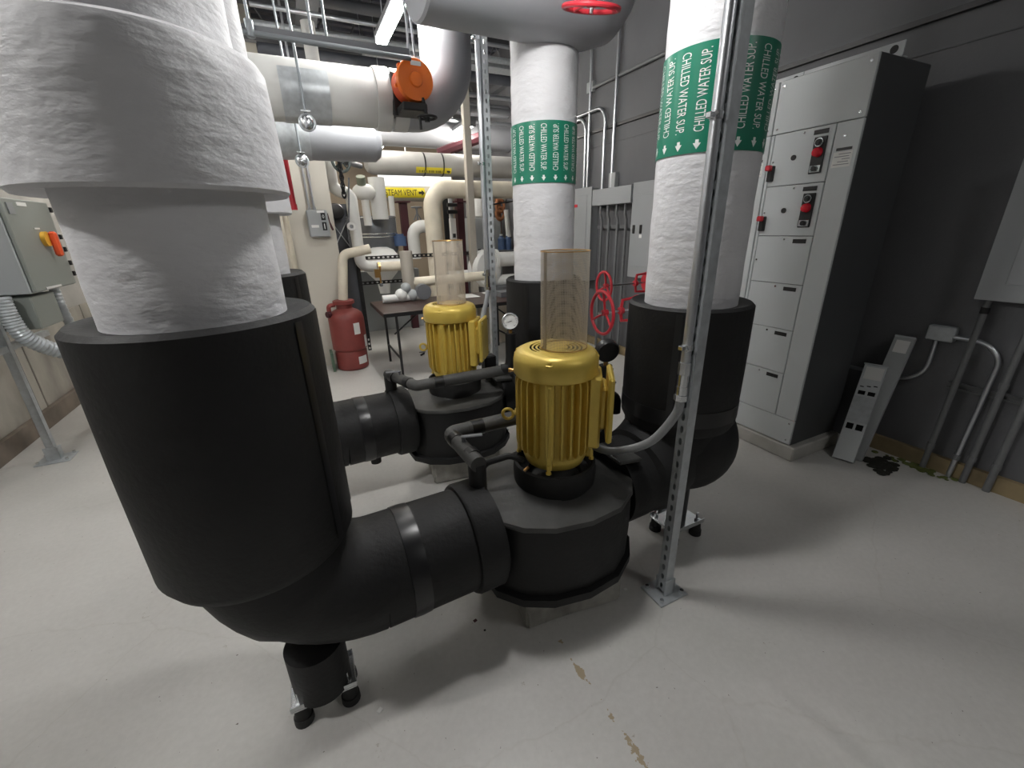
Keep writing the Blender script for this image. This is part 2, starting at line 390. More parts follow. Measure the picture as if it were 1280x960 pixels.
# ------------------------------------------------------------------ fluorescent strips
for i, (x, y, z, ln, st, lab) in enumerate(LIGHTS):
    t = thing('strip_light', lab, 'light', (x, y, z), 'fluorescent strip lights')
    bm = new(); bx(bm, x-.05, x+.05, y-ln/2, y+ln/2, z+.035, z+.085, .006); part('housing', bm, M['beam'], t)
    bm = new(); cyl(bm, (x, y-ln/2+.02, z), (x, y+ln/2-.02, z), .034, n=14)
    part('tube_lens', bm, emission('tube_glow_%d' % i, (1.0, 0.985, 0.95) if y < 5 else (1.0, 0.95, 0.87), st), t)
    for s in (-1, 1):
        bm = new(); bx(bm, x-.045, x+.045, y+s*(ln/2-.01)-.012, y+s*(ln/2-.01)+.012, z-.03, z+.04); part('lamp_holder', bm, M['beam'], t)
    for s in (-1, 1):
        bm = new(); cyl(bm, (x, y+s*ln*.35, z+.08), (x, y+s*ln*.35, ZC), .004, n=6); part('hanger_rod', bm, M['emt'], t)

# ------------------------------------------------------------------ chilled water risers
def lettering_mesh(r, h, up):
    bm = new(); vs, fs = text_geo('CHILLED WATER SUP.', 1.0)
    x0 = min(v.x for v in vs); x1 = max(v.x for v in vs); L_ = h*.745; cap = h*.105
    y0 = 0.0; y1 = max(v.y for v in vs); zb = h*.20; out = []
    for v in vs:
        a = (v.x-x0)/(x1-x0); t = (v.y/y1-.5)*cap
        z = zb+a*L_ if up else zb+L_-a*L_
        an = -t/r if up else t/r
        out.append(bm.verts.new((r*math.cos(an), r*math.sin(an), z)))
    for f in fs:
        try: bm.faces.new([out[i] for i in f])
        except ValueError: pass
    return mesh_from('lettering', bm, M['white_ink'])
def arrow_mesh(r, h):
    bm = new(); sh = [(-.018, .125), (-.018, .092), (-.042, .092), (0, .030), (.042, .092), (.018, .092), (.018, .125)]
    bm.faces.new([bm.verts.new((r*math.cos(u*h/r), r*math.sin(u*h/r), z*h)) for u, z in sh]); return mesh_from('arrow', bm, M['white_ink'])

def riser(label, x, y, zrim, side, xe, ye, zp, rw, rb, zbot, wide=False, band=None, phase=0, group='insulated chilled water risers', ztop=4.2, tape=None):
    t = thing('chilled_water_riser', label, 'pipe', (x, y, zp), group)
    bm = new(); lathe(bm, [(0, zrim-.02), (rw, zrim-.02)]+[(rw+.0015*math.sin(k*2.1), zrim+.01+(ztop-zrim)*k/40) for k in range(41)]+[(0, ztop)], (x, y, 0), 64); part('white_jacket', bm, M['lagging'], t)
    if wide:
        bm = new(); ring_closed(bm, [(rw-.01, 1.635), (.242, 1.618), (.249, 1.626), (.2475, 1.70), (.244, 1.80), (.241, 1.862), (.232, 1.878), (rw-.01, 1.90)], (x, y, 0), 64)
        part('wide_jacket', bm, M['lagging'], t)
    # black sleeve with an open-looking top rim
    bm = new(); ring_closed(bm, [(rw-.005, zrim-.012), (rw+.03, zrim-.004), (rb-.012, zrim), (rb, zrim-.012), (rb+.002, (zrim+zbot)/2), (rb, zbot+.03), (rb-.015, zbot), (.10, zbot)], (x, y, 0), 64)
    part('black_sleeve', bm, M['foam'], t)
    for az in ((-35, 8, 120) if side > 0 else (215, 330, 100)):
        bm = new(); A = math.radians(az); n = 5; w_ = .10
        g = [[bm.verts.new((x+(rb+.0035)*math.cos(A+w_*(i/n-.5)), y+(rb+.0035)*math.sin(A+w_*(i/n-.5)), z)) for i in range(n+1)] for z in (zbot+.04, (zbot+zrim)/2, zrim-.02)]
        for r0, r1 in zip(g, g[1:]):
            for i in range(n): bm.faces.new((r0[i], r0[i+1], r1[i+1], r1[i]))
        part('seam_tape', bm, M['foam_tape'], t)
    # elbow and the level run to the pump
    pr = .194; d = Vector((xe-x, ye-y, 0)).normalized()
    path = fillet([(x, y, zbot+.12), (x, y, zp), (xe, ye, zp)], .30, 12)
    if side > 0: rr = [pr+.012 if p.z > zp+.1 else pr for p in path]
    else: rr = [.225 if p.z > zp+.12 else (.215 if abs(p.x-x) < .25 else pr) for p in path]
    ne = [i for i, p in enumerate(path) if (Vector((p.x-x, p.y-y, 0))).length > min(.30, .8*(Vector((xe-x, ye-y, 0))).length)][0]
    bm = new(); tube(bm, path[:ne+1], rr[:ne+1], 40); part('elbow', bm, M['foam'], t)
    bm = new(); tube(bm, [path[ne], Vector((xe, ye, zp))], pr, 40); part('pipe_run', bm, M['foam'], t)
    if side > 0:
        bm = new()
        q0 = Vector((x, y, zp))+d*.415; ring_closed(bm, [(pr-.002, -.03), (pr+.003, -.03), (pr+.0045, 0), (pr+.003, .03), (pr-.002, .03)], q0, 40, d.to_track_quat('Z', 'Y').to_matrix().to_4x4())
        part('tape_band', bm, M['foam_tape'], t)
        bm = new(); q1 = Vector((xe, ye, zp))-d*.065
        ring_closed(bm, [(pr-.01, -.055), (pr+.012, -.05), (pr+.018, -.04), (pr+.018, .05), (pr-.01, .055)], q1, 40, d.to_track_quat('Z', 'Y').to_matrix().to_4x4())
        part('end_collar', bm, M['foam'], t)
        bm = new(); q2 = Vector((x, y, zp))+d*.46; cyl(bm, (q2.x, q2.y, zp-.17), (q2.x, q2.y, zp-pr-.05), .034, .031, 18); part('drain_stub', bm, M['rubber'], t)
    else:
        bm = new(); sphere(bm, (x+.055, y+.005, .535), .262, 40, 24, (1.0, 1.0, 1.0)); part('elbow_heel', bm, M['foam'], t)
        bm = new(); ring_closed(bm, [(rb-.01, .715), (rb+.003, .715), (rb+.003, .785), (rb-.01, .785)], (x, y, 0), 64); part('tape_band', bm, M['foam_tape'], t)
    if band:
        z0, z1 = band; h = z1-z0
        bm = new(); ring_closed(bm, [(rw-.003, z0), (rw+.004, z0), (rw+.004, z1), (rw-.003, z1)], (x, y, 0), 72); bd = part('label_band', bm, M['green'], t)
        # sub-parts live in the riser's frame: the band's own origin is the riser's
        mu, md = lettering_mesh(rw+.0052, h, True), lettering_mesh(rw+.0052, h, False)
        ma = arrow_mesh(rw+.0052, h)
        for k in range(18):
            o = bpy.data.objects.new('lettering', mu if k % 2 == 0 else md); COL.objects.link(o); o.parent = bd
            o.location = (0, 0, z0-zp); o.rotation_euler = (0, 0, math.radians(phase+20*k))
            o = bpy.data.objects.new('arrow', ma); COL.objects.link(o); o.parent = bd
            o.location = (0, 0, z0-zp); o.rotation_euler = (0, 0, math.radians(phase+20*k))
    return t

L1X, L1Y, R1X, R1Y = -.238, 1.268, 1.52, 1.338
L2X, L2Y, R2X, R2Y = -.235, 2.45, 1.435, 2.475
P1, P2 = (.815, 1.31), (.785, 2.50)
ZP = .405
riser('large white and black riser nearest the camera, with the wide white collar', L1X, L1Y, 1.358, 1, .50, 1.298, ZP, .19, .257, .665, wide=True)
riser('hidden riser standing behind the near left riser', L2X, L2Y, 1.358, 1, .47, 2.485, ZP+.01, .19, .257, .665, wide=True)
azR = math.degrees(math.atan2(-R1Y, -R1X)); azM = math.degrees(math.atan2(-R2Y, -R2X))
riser('white riser with green bands and black base, right of the front yellow motor', R1X, R1Y, 1.222, -1, 1.10, 1.32, .42, .191, .257, .66, band=(1.775, 2.105), phase=azR-12)
riser('white riser with green bands in the middle, behind the front yellow motor', R2X, R2Y, 1.228, -1, 1.07, 2.49, .42, .191, .247, .66, band=(1.775, 2.085), phase=azM-20, ztop=2.72)

# ------------------------------------------------------------------ pumps
def pump(label, cx, cy):
    t = thing('inline_pump', label, 'pump', (cx, cy, .17), 'insulated inline pumps')
    half = [(-.335, -.02), (-.325, -.13), (-.255, -.215), (-.155, -.27), (-.015, -.295), (.125, -.28), (.235, -.215), (.305, -.13), (.325, -.02)]
    out = half + [(x, -y) for x, y in reversed(half)]
    n = len(out)
    def ringv(bm, s, z, r=None):
        vs = []
        for x, y in out:
            if r is None: vs.append(bm.verts.new((cx+x*s, cy+y*s, z)))
            else:
                a = math.atan2(y, x); vs.append(bm.verts.new((cx+r*math.cos(a), cy+r*math.sin(a), z)))
        return vs
    def skin(bm, rings):
        for a, b in zip(rings, rings[1:]):
            for k in range(n): bm.faces.new((a[k], a[(k+1) % n], b[(k+1) % n], b[k]))
    bm = new()
    A = ringv(bm, .98, .205); B = ringv(bm, 1.0, .36); C = ringv(bm, .995, .515)
    skin(bm, [A, B, C]); bm.faces.new(A[::-1]); bm.faces.new(C)
    part('casing_wrap', bm, M['foam'], t)
    bm = new(); A = ringv(bm, 1.012, .512); B = ringv(bm, 1.015, .522); Cc = ringv(bm, 1.0, .531)
    D = [bm.verts.new((cx+(x*.55)+random.uniform(-.01, .01), cy+(y*.55)+random.uniform(-.01, .01), .548+random.uniform(-.006, .006))) for x, y in out]
    E_ = ringv(bm, 1, .556, .155); skin(bm, [A, B, Cc, D, E_]); bm.faces.new(E_)
    bm.faces.new(A[::-1])
    part('casing_lid', bm, M['foam_casing'], t)
    bm = new(); A = ringv(bm, 1.0, .168); B = ringv(bm, 1.045, .172); C = ringv(bm, 1.05, .208); D = ringv(bm, .97, .212)
    skin(bm, [A, B, C, D]); bm.faces.new(A[::-1]); bm.faces.new(D); part('bottom_lip', bm, M['foam'], t)
    bm = new(); ring_closed(bm, [(.11, .54), (.168, .54), (.171, .60), (.167, .637), (.158, .642), (.150, .637), (.146, .59), (.11, .585)], (cx, cy, 0), 48); part('motor_collar', bm, M['rubber'], t)
    bm = new(); box(bm, (cx+.28, cy+.085, .635), (.085, .075, .17), .008); part('seal_line_block', bm, M['foam'], t)
    bm = new(); box(bm, (cx+.30, cy+.0, .60), (.12, .26, .018), .004, Matrix.Rotation(.12, 3, 'Y')); part('flange_wrap', bm, M['foam_casing'], t)
    return t
pump('black insulated pump casing under the front yellow motor', *P1)
pump('black insulated pump casing under the rear yellow motor', *P2)

for (cx, cy), lab in ((P1, 'rough concrete pad under the front pump'), (P2, 'rough concrete pad under the rear pump')):
    bm = new(); box(bm, (cx+.005, cy+.0, .084), (.44, .44, .168), .012, Matrix.Rotation(-.12, 3, 'Z'))
    bmesh.ops.subdivide_edges(bm, edges=bm.edges[:], cuts=3, use_grid_fill=True)
    for v in bm.verts:
        if v.co.z > .01: v.co += Vector((random.uniform(-.004, .004), random.uniform(-.004, .004), random.uniform(-.003, .0)))
    solo('concrete_pad', bm, M['concrete_pad'], lab, 'pad', 'concrete pads under the pumps')

# ------------------------------------------------------------------ yellow motors
def motor(label, cx, cy):
    t = thing('electric_motor', label, 'motor', (cx, cy, .62), 'yellow electric motors')
    bm = new(); lathe(bm, [(0, .018), (.105, .018), (.118, .026), (.128, .05), (.132, .075), (.128, .085), (.128, .40), (0, .40)], n=64); fr = part('frame', bm, M['gold'], t, True)
    bosses = [230, 320, 50, 140]
    bm = new(); f_ = []
    pts = [(.120, .082), (.142, .082), (.154, .10), (.156, .12), (.156, .372), (.152, .388), (.142, .396), (.120, .396)]
    a = [bm.verts.new((x, -.0036, z)) for x, z in pts]; b = [bm.verts.new((x, .0036, z)) for x, z in pts]
    bm.faces.new(a); bm.faces.new(b[::-1])
    for k in range(len(pts)): bm.faces.new((a[k], b[k], b[(k+1) % len(pts)], a[(k+1) % len(pts)]))
    proto = None
    for k in range(28):
        az = k*360/28+4
        if min(abs((az-b_+180) % 360-180) for b_ in bosses) < 7.5: continue
        if abs((az-325+180) % 360-180) < 22: continue
        if proto is None: proto = part('cooling_fin', bm, M['gold'], t, True); proto.rotation_euler = (0, 0, math.radians(az))
        else: share(proto, t, (0, 0, 0), math.radians(az))
    for b_ in bosses:                                       # corner bosses with through bolts
        bm = new(); box(bm, (.136, 0, .240), (.030, .034, .31), .006); box(bm, (.148, 0, .36), (.014, .018, .05), .005)
        box(bm, (.139, 0, .075), (.028, .022, .07), .006); cyl(bm, (.153, 0, .10), (.153, 0, .37), .0045, n=8)
        o = part('tie_bolt_boss', bm, M['gold'], t, True); o.rotation_euler = (0, 0, math.radians(b_))
        bm = new(); cyl(bm, (.150, 0, .036), (.150, 0, .068), .007, n=10); cyl(bm, (.150, 0, .03), (.150, 0, .038), .011, n=6)
        o = part('bolt', bm, M['gold'], t, True); o.rotation_euler = (0, 0, math.radians(b_))
    bm = new(); lathe(bm, [(.10, .395), (.157, .395), (.1615, .402), (.1615, .452), (.158, .468), (.148, .482), (.132, .490), (.112, .492)], n=72)
    bmesh.ops.recalc_face_normals(bm, faces=bm.faces); fc = part('fan_cover', bm, M['gold'], t, True)
    # grille disc: concentric arc slots cut between solid rings
    bm = new(); rr = [0, .04, .046, .054, .062, .070, .077, .085, .092, .100, .106, .1125]; seg = 64
    for i in range(len(rr)-1):
        slot = i in (2, 4, 6, 8)
        for k in range(seg):
            az = (360/seg*k+360/seg/2 - 148) % 180
            if slot and not (az < 46 or az > 134) or not slot:
                p = []
                for (r_, kk) in ((rr[i], k), (rr[i+1], k), (rr[i+1], k+1), (rr[i], k+1)):
                    p.append((r_*math.cos(2*PI*kk/seg), r_*math.sin(2*PI*kk/seg), .492))
                vs = []
                for c_ in p:
                    if not vs or (Vector(c_)-vs[-1].co).length > 1e-6: vs.append(bm.verts.new(c_))
                if len(vs) > 3 and (vs[0].co-vs[-1].co).length < 1e-6: vs = vs[:-1]
                if len(vs) > 2: bm.faces.new(vs)
    bmesh.ops.remove_doubles(bm, verts=bm.verts, dist=1e-5)
    bmesh.ops.recalc_face_normals(bm, faces=bm.faces)
    ex = bmesh.ops.extrude_face_region(bm, geom=bm.faces[:]); bmesh.ops.translate(bm, vec=(0, 0, -.004), verts=[v for v in ex['geom'] if isinstance(v, bmesh.types.BMVert)])
    part('vent_grille', bm, M['gold'], t, True)
    bm = new(); cyl(bm, (0, 0, .47), (0, 0, .474), .125, n=40); part('fan_shroud', bm, M['hole'], t, True, 'dark inside behind the grille')
    for b_ in (230, 320, 50, 140):                          # dimples with a screw on the cover edge
        bm = new(); lathe(bm, [(.021, 0), (.018, .004), (.010, .002), (.008, -.001), (.0075, .008), (0, .010)], (.146, 0, .474), 18, Matrix.Rotation(.75, 4, 'Y'))
        o = part('cover_screw', bm, M['gold'], t, True); o.rotation_euler = (0, 0, math.radians(b_))
    for az in (148, 60):
        bm = new(); cyl(bm, (.155, 0, .398), (.178, 0, .398), .006, n=10); cyl(bm, (.172, 0, .398), (.182, 0, .398), .009, n=8)
        o = part('grease_fitting', bm, M['brass'], t, True, 'brass grease fitting'); o.rotation_euler = (0, 0, math.radians(az))
    # lifting eye on the left
    bm = new(); torus(bm, (.188, 0, .215), .0215, .0065, (0, 1, 0), 24, 8); cyl(bm, (.14, 0, .225), (.168, 0, .222), .008, n=10)
    box(bm, (.155, 0, .225), (.012, .05, .014), .003)
    o = part('lifting_eye', bm, M['gold'], t, True); o.rotation_euler = (0, 0, math.radians(150))
    bm = new(); cyl(bm, (.150, 0, .035), (.172, 0, .028), .006, n=10); o = part('grease_fitting', bm, M['brass'], t, True); o.rotation_euler = (0, 0, math.radians(196))
    # junction box on the right
    R_ = Matrix.Rotation(math.radians(325), 3, 'Z')
    def jb(bm): bmesh.ops.rotate(bm, cent=(0, 0, 0), matrix=R_, verts=bm.verts); return bm
    bm = new(); box(bm, (.160, 0, .27), (.075, .13, .17), .01); box(bm, (.150, 0, .255), (.05, .16, .29), .008); part('junction_box', jb(bm), M['gold'], t, True)
    bm = new(); box(bm, (.2065, -.01, .275), (.022, .185, .262), .008); jc = part('box_cover', jb(bm), M['gold'], t, True)
    for yy in (-.08, .07):
        for zz in (.165, .385):
            bm = new(); cyl(bm, (.21, yy, zz), (.222, yy, zz), .006, n=8); part('cover_bolt', jb(bm), M['steel'], jc, True)
    return t
motor('gold yellow finned motor nearest the camera, on the front pump', *P1)
motor('gold yellow finned motor farther back, on the rear pump', *P2)

def guard(label, x, y, z0, h, r):
    t = thing('mesh_guard', label, 'guard', (x, y, z0), 'mesh guards on the motors')
    bm = new(); uv = bm.loops.layers.uv.new('UVMap'); n = 64
    a = [bm.verts.new((r*math.cos(2*PI*k/n), r*math.sin(2*PI*k/n), 0)) for k in range(n)]; b = [bm.verts.new((r*math.cos(2*PI*k/n), r*math.sin(2*PI*k/n), h)) for k in range(n)]
    for k in range(n):
        f = bm.faces.new((a[k], a[(k+1) % n], b[(k+1) % n], b[k]))
        for l, q in zip(f.loops, ((k/n, 0), ((k+1)/n, 0), ((k+1)/n, 1), (k/n, 1))): l[uv].uv = q
    part('mesh_sleeve', bm, M['guard'], t, True)
    for zz, nm in ((0.003, 'hoop'), (h-.003, 'hoop')):
        bm = new(); torus(bm, (0, 0, zz), r, .002, (0, 0, 1), 48, 6); part(nm, bm, M['brass'], t, True)
    bm = new(); box(bm, (0, 0, h/2), (.004, .014, h-.01), rot=None); 
    bmesh.ops.translate(bm, vec=(r, 0, 0), verts=bm.verts); bmesh.ops.rotate(bm, cent=(0, 0, 0), matrix=Matrix.Rotation(math.radians(186), 3, 'Z'), verts=bm.verts)
    part('seam_strip', bm, mat('guard_seam', (.42, .36, .28), .35), t, True)
guard('tall clear-brown mesh cylinder standing on the front motor', P1[0]+.024, P1[1]-.015, 1.113, .347, .086)
guard('tall clear-brown mesh cylinder standing on the rear motor', P2[0]+.014, P2[1]-.006, 1.113, .365, .088)

# ------------------------------------------------------------------ pipe support stands
def stand(label, cx, cy, sx, sy, rl, ztop, zpl=.085, rot=0.0):
    t = thing('pipe_support_stand', label, 'stand', (cx, cy, 0), 'pipe support stands')
    bm = new(); cyl(bm, (0, 0, zpl), (0, 0, ztop), rl, n=36); part('leg', bm, M['foam'] if rl > .07 else M['black'], t, True)
    bm = new(); box(bm, (0, 0, zpl-.005), (sx, sy, .012), .003); part('top_plate', bm, M['steel'], t, True)
    bm = new()
    for sg in (-1, 1): box(bm, (0, sg*(sy/2-.003), zpl+.005), (sx, .005, .02))
    part('plate_edge', bm, M['steel'], t, True)
    for ix in (-1, 1):
        for iy in (-1, 1):
            x, y = ix*(sx/2-.028), iy*(sy/2-.024)
            bm = new(); cyl(bm, (x, y, 0), (x, y, .028), .031, .030, 18); cyl(bm, (x, y, .028), (x, y, zpl-.012), .026, .022, 18); part('isolator', bm, M['rubber'], t, True, 'black rubber isolator')
            bm = new(); cyl(bm, (x, y, zpl-.02), (x, y, zpl+.045), .006, n=10); cyl(bm, (x, y, zpl), (x, y, zpl+.012), .012, n=6); part('bolt', bm, M['steel'], t, True)
    t.rotation_euler = (0, 0, rot); return t
stand('thick black leg on a bolted steel plate under the near left riser', -.17, 1.207, .205, .135, .091, .27)
stand('small bolted steel plate stand under the right riser, behind the slotted post', 1.556, 1.282, .215, .17, .045, .30)
stand('bolted plate stand under the hidden rear left riser', -.17, 2.40, .205, .135, .091, .27)
stand('bolted plate stand under the middle riser, hidden by the pumps', 1.46, 2.43, .205, .17, .045, .30)

# ------------------------------------------------------------------ slotted strut posts
def slotted(bm, w, h, pitch, sw, sh, th, z0=0.0, k8=True):
    """slotted web in the local x=0 plane (normal -x), y across, z up"""
    n = int(h/pitch)
    for i in range(n):
        za, zb = z0+i*pitch, z0+(i+1)*pitch; zc = (za+zb)/2
        out = [(-w/2, za), (0, za), (w/2, za), (w/2, zc), (w/2, zb), (0, zb), (-w/2, zb), (-w/2, zc)]
        inn = [(-sw/2*.8, zc-sh/2*.75), (0, zc-sh/2), (sw/2*.8, zc-sh/2*.75), (sw/2, zc), (sw/2*.8, zc+sh/2*.75), (0, zc+sh/2), (-sw/2*.8, zc+sh/2*.75), (-sw/2, zc)]
        F = [[bm.verts.new((x, a, b)) for a, b in q] for x in (0, th) for q in (out, inn)]
        o0, i0, o1, i1 = F
        for k in range(8):
            j = (k+1) % 8
            bm.faces.new((o0[k], o0[j], i0[j], i0[k])); bm.faces.new((o1[k], i1[k], i1[j], o1[j])); bm.faces.new((i0[k], i0[j], i1[j], i1[k]))
def strut_post(label, x, y, rot, h=4.2, plate=(.155, .125)):
    t = thing('strut_post', label, 'post', (x, y, 0), 'slotted strut posts'); W = .0413
    bm = new(); slotted(bm, W, h-.03, .0508, .0145, .029, .0026, .02)
    bmesh.ops.translate(bm, vec=(-W/2, 0, 0), verts=bm.verts)
    for s in (-1, 1):
        bx(bm, -W/2, W/2, s*W/2-.0013, s*W/2+.0013, .012, h)
        bx(bm, W/2-.0026, W/2, s*(W/2-.0095)-.0, s*W/2, .012, h)
        bx(bm, W/2-.012, W/2, s*(W/2-.0095)-.0013, s*(W/2-.0095)+.0013, .012, h)
    bmesh.ops.rotate(bm, cent=(0, 0, 0), matrix=Matrix.Rotation(rot, 3, 'Z'), verts=bm.verts)
    part('slotted_channel', bm, M['galv'], t, True)
    bm = new(); box(bm, (0, 0, .004), (plate[0], plate[1], .008), .002); part('base_plate', bm, M['galv'], t, True)
    bm = new()
    for s in (-1, 1): bx(bm, -.026, .026, s*.0255-.003, s*.0255+.003, .008, .085)
    bx(bm, .0225, .0285, -.0285, .0285, .008, .085); 
    bmesh.ops.rotate(bm, cent=(0, 0, 0), matrix=Matrix.Rotation(rot, 3, 'Z'), verts=bm.verts); part('post_socket', bm, M['galv'], t, True)
    for ix in (-1, 1):
        for iy in (-1, 1):
            bm = new(); cyl(bm, (ix*(plate[0]/2-.02), iy*(plate[1]/2-.018), .006), (ix*(plate[0]/2-.02), iy*(plate[1]/2-.018), .022), .009, n=6); part('anchor_bolt', bm, M['steel'], t, True)
    return t
S1, S2 = (1.212, 1.012), (1.225, 2.85)
strut_post('tall galvanised slotted post on a bolted plate in front of the right riser', S1[0], S1[1], 0)
strut_post('tall galvanised slotted post standing behind the rear motor', S2[0], S2[1], PI/2)
# rigid conduits down the posts, with couplings and grey flexible tails into the motor boxes
def post_conduit(label, x, y, zlow, flexpts, clamps, cdir):
    t = thing('motor_conduit', label, 'conduit', (x, y, zlow), 'conduits to the motors')
    bm = new(); cyl(bm, (x, y, zlow+.05), (x, y, 4.2), .0165, n=18); part('rigid_conduit', bm, M['emt'], t)
    bm = new(); cyl(bm, (x, y, zlow+.10), (x, y, zlow+.145), .0225, n=8); cyl(bm, (x, y, zlow+.05), (x, y, zlow+.10), .0195, n=16); cyl(bm, (x, y, zlow), (x, y, zlow+.022), .0255, n=8)
    cyl(bm, (x, y, zlow+.02), (x, y, zlow+.055), .0215, n=16); part('coupling', bm, M['steel'], t, label='bright steel coupling')
    bm = new(); pts = [Vector((x, y, zlow+.01))]+[Vector(p) for p in flexpts]
    sm = []                                       # Catmull-Rom through the given points
    q = [pts[0]+Vector((0, 0, .1))]+pts+[pts[-1]*2-pts[-2]]
    for i in range(1, len(q)-2):
        for k in range(8):
            u = k/8; sm.append(.5*((2*q[i])+(q[i+1]-q[i-1])*u+(2*q[i-1]-5*q[i]+4*q[i+1]-q[i+2])*u*u+(3*q[i]-q[i-1]-3*q[i+1]+q[i+2])*u**3))
    sm.append(pts[-1]); tube(bm, sm, .0165, 16); part('flexible_tail', bm, M['flex'], t)
    for z in clamps:
        bm = new(); ring_closed(bm, [(.016, -.01), (.0195, -.01), (.0195, .01), (.016, .01)], (x, y, z), 18)
        box(bm, (x-.025*cdir[0]+.006*cdir[1], y-.03*cdir[1], z), (.02, .02, .016), .002); c = part('strut_clamp', bm, M['steel'], t)
        bm = new(); e = Vector((x-.022, y-.020, z)); cyl(bm, e, e+Vector((-.016, -.012, 0)), .005, n=8); part('clamp_screw', bm, M['steel'], c)
post_conduit('bright conduit down the front slotted post, curving grey flex to the front motor', S1[0]-.039, S1[1]+.006, .93,
             [(1.165, 1.03, .86), (1.11, 1.09, .735), (1.03, 1.20, .665), (.99, 1.30, .66), (1.0, 1.33, .70), (.975, 1.235, .765)], (1.83, 1.13, 2.6), (1, 0))
post_conduit('bright conduit down the rear slotted post to the rear motor', S2[0]-.039, S2[1]-.01, 1.12,
             [(1.14, 2.76, 1.06), (1.04, 2.62, .93), (.99, 2.50, .78), (.945, 2.44, .72), (.93, 2.42, .77)], (1.93, 1.23, 2.6), (1, 0))

# ------------------------------------------------------------------ insulated bypass lines
def bypass(label, stub, zt, elbow, xe, lever_dir):
    sx, sy = stub; ex, ey = elbow
    t = thing('bypass_line', label, 'pipe', (sx, sy, .59), 'black bypass lines beside the motors'); r = .031
    bm = new(); tube(bm, [(sx, sy, .585), (sx, sy, zt-.01)], .035, 18); part('stub', bm, M['rubber'], t)
    bm = new(); tube(bm, fillet([(sx-.004*(1 if ey > sy else 1), sy-.03*(1 if ey > sy else -1), zt), (ex, ey, zt), (ex+.09, ey, zt)], .03, 6), r, 18); part('cross_pipe', bm, M['foam_casing'], t)
    bm = new(); tube(bm, [(ex+.085, ey, zt), (xe, ey, zt+.005)], r+.002, 18); part('long_pipe', bm, M['foam_casing'], t)
    for a, b in (((ex+.10, ey), (ex+.155, ey)),):
        bm = new(); cyl(bm, (*a, zt), (*b, zt), r+.0035, n=18); part('tape_wrap', bm, M['foam_tape'], t)
    mx_, my_ = sx*.45+ex*.55, sy*.45+ey*.55
    dv = Vector((ex-sx, ey-sy, 0)).normalized()
    for f in (.15, .72):
        c = Vector((sx, sy, zt)).lerp(Vector((ex, ey, zt)), f); bm = new(); cyl(bm, c-dv*.02, c+dv*.02, r+.003, n=18); part('tape_wrap', bm, M['foam_tape'], t)
    c = Vector((sx, sy, zt)).lerp(Vector((ex, ey, zt)), .42)
    bm = new(); cyl(bm, c, c+Vector((0, 0, .052)), .008, n=10); box(bm, c+Vector((lever_dir[0]*.035, lever_dir[1]*.035, .052)), (.085, .022, .007), .003, Matrix.Rotation(math.atan2(lever_dir[1], lever_dir[0]), 3, 'Z'))
    part('valve_lever', bm, M['beam'], t, label='flat grey valve lever')
    bm = new(); tube(bm, fillet([(xe-.01, ey, zt), (xe+.05, ey, zt), (xe+.05, ey, .62)], .04, 6), r, 16); part('drop_leg', bm, M['foam'], t)
bypass('black insulated bypass line bent around the front motor, with a lever valve', (.475, 1.315), .715, (.455, 1.585), 1.30, (.9, -.25))
bypass('black insulated bypass line crossing in front of the rear motor', (.378, 2.50), .715, (.475, 2.235), 1.20, (-.95, .1))
# small hose by the front collar
bm = new(); tube(bm, fillet([(.50, 1.36, .56), (.52, 1.37, .66), (.62, 1.33, .69), (.67, 1.30, .67)], .05, 5), .013, 10)
solo('drain_hose', bm, M['rubber'], 'short black drain hose curling beside the front motor collar', 'hose')

# ------------------------------------------------------------------ gauges
def gauge(label, x, y, z, facing, R=.056, blackback=False):
    t = thing('pressure_gauge', label, 'gauge', (x, y, .70), 'pressure gauges')
    d = Vector(facing).normalized(); q = d.to_track_quat('Z', 'Y').to_matrix().to_4x4()
    bm = new(); tube(bm, fillet([(x-.06, y+.02, .725), (x-.01, y, .73), (x, y, .80), (x, y, z-R-.02)], .05, 6), .032, 16); part('insulated_stem', bm, M['foam'], t)
    bm = new(); cyl(bm, (x, y, z-R-.03), (x, y, z-R+.006), .011, n=12); part('socket', bm, M['brass'], t)
    bm = new(); lathe(bm, [(0, -.028), (R*.9, -.028), (R, -.02), (R, .01), (R*.9, .012), (R*.88, .004)], (x, y, z), 36, q); part('case', bm, M['black'] if blackback else M['steel'], t)
    bm = new(); cyl(bm, Vector((x, y, z))+d*.001, Vector((x, y, z))+d*.005, R*.9, n=36); f = part('dial', bm, M['paper'], t, label='white dial face')
    u = Vector((0, 0, 1)).cross(d).normalized(); up = d.cross(u).normalized(); c = Vector((x, y, z))+d*.0062
    bm = new()
    for k in range(21):
        a = math.radians(225-k*13.5); l0 = R*(.62 if k % 5 == 0 else .7); pr = u*math.cos(a)+up*math.sin(a); s = u*math.sin(a)-up*math.cos(a)
        w_ = .0012; bm.faces.new([bm.verts.new(v) for v in (c+pr*l0-s*w_, c+pr*l0+s*w_, c+pr*R*.8+s*w_, c+pr*R*.8-s*w_)])
    part('scale_marks', bm, M['black_ink'], f)
    bm = new(); a = math.radians(195); pr = u*math.cos(a)+up*math.sin(a); s = u*math.sin(a)-up*math.cos(a)
    bm.faces.new([bm.verts.new(c+d*.001+v) for v in (pr*R*.7, s*.002-pr*R*.2, -s*.002-pr*R*.2)]); part('needle', bm, M['black_ink'], f)
    return t
gauge('round white-faced pressure gauge on a black stem beside the rear motor', 1.060, 2.215, 1.020, (-.43, -.9, .1), R=.050)
gauge('round gauge seen from its black back, right behind the front motor', 1.235, 1.535, .985, (.3, .92, .2), R=.055, blackback=True)

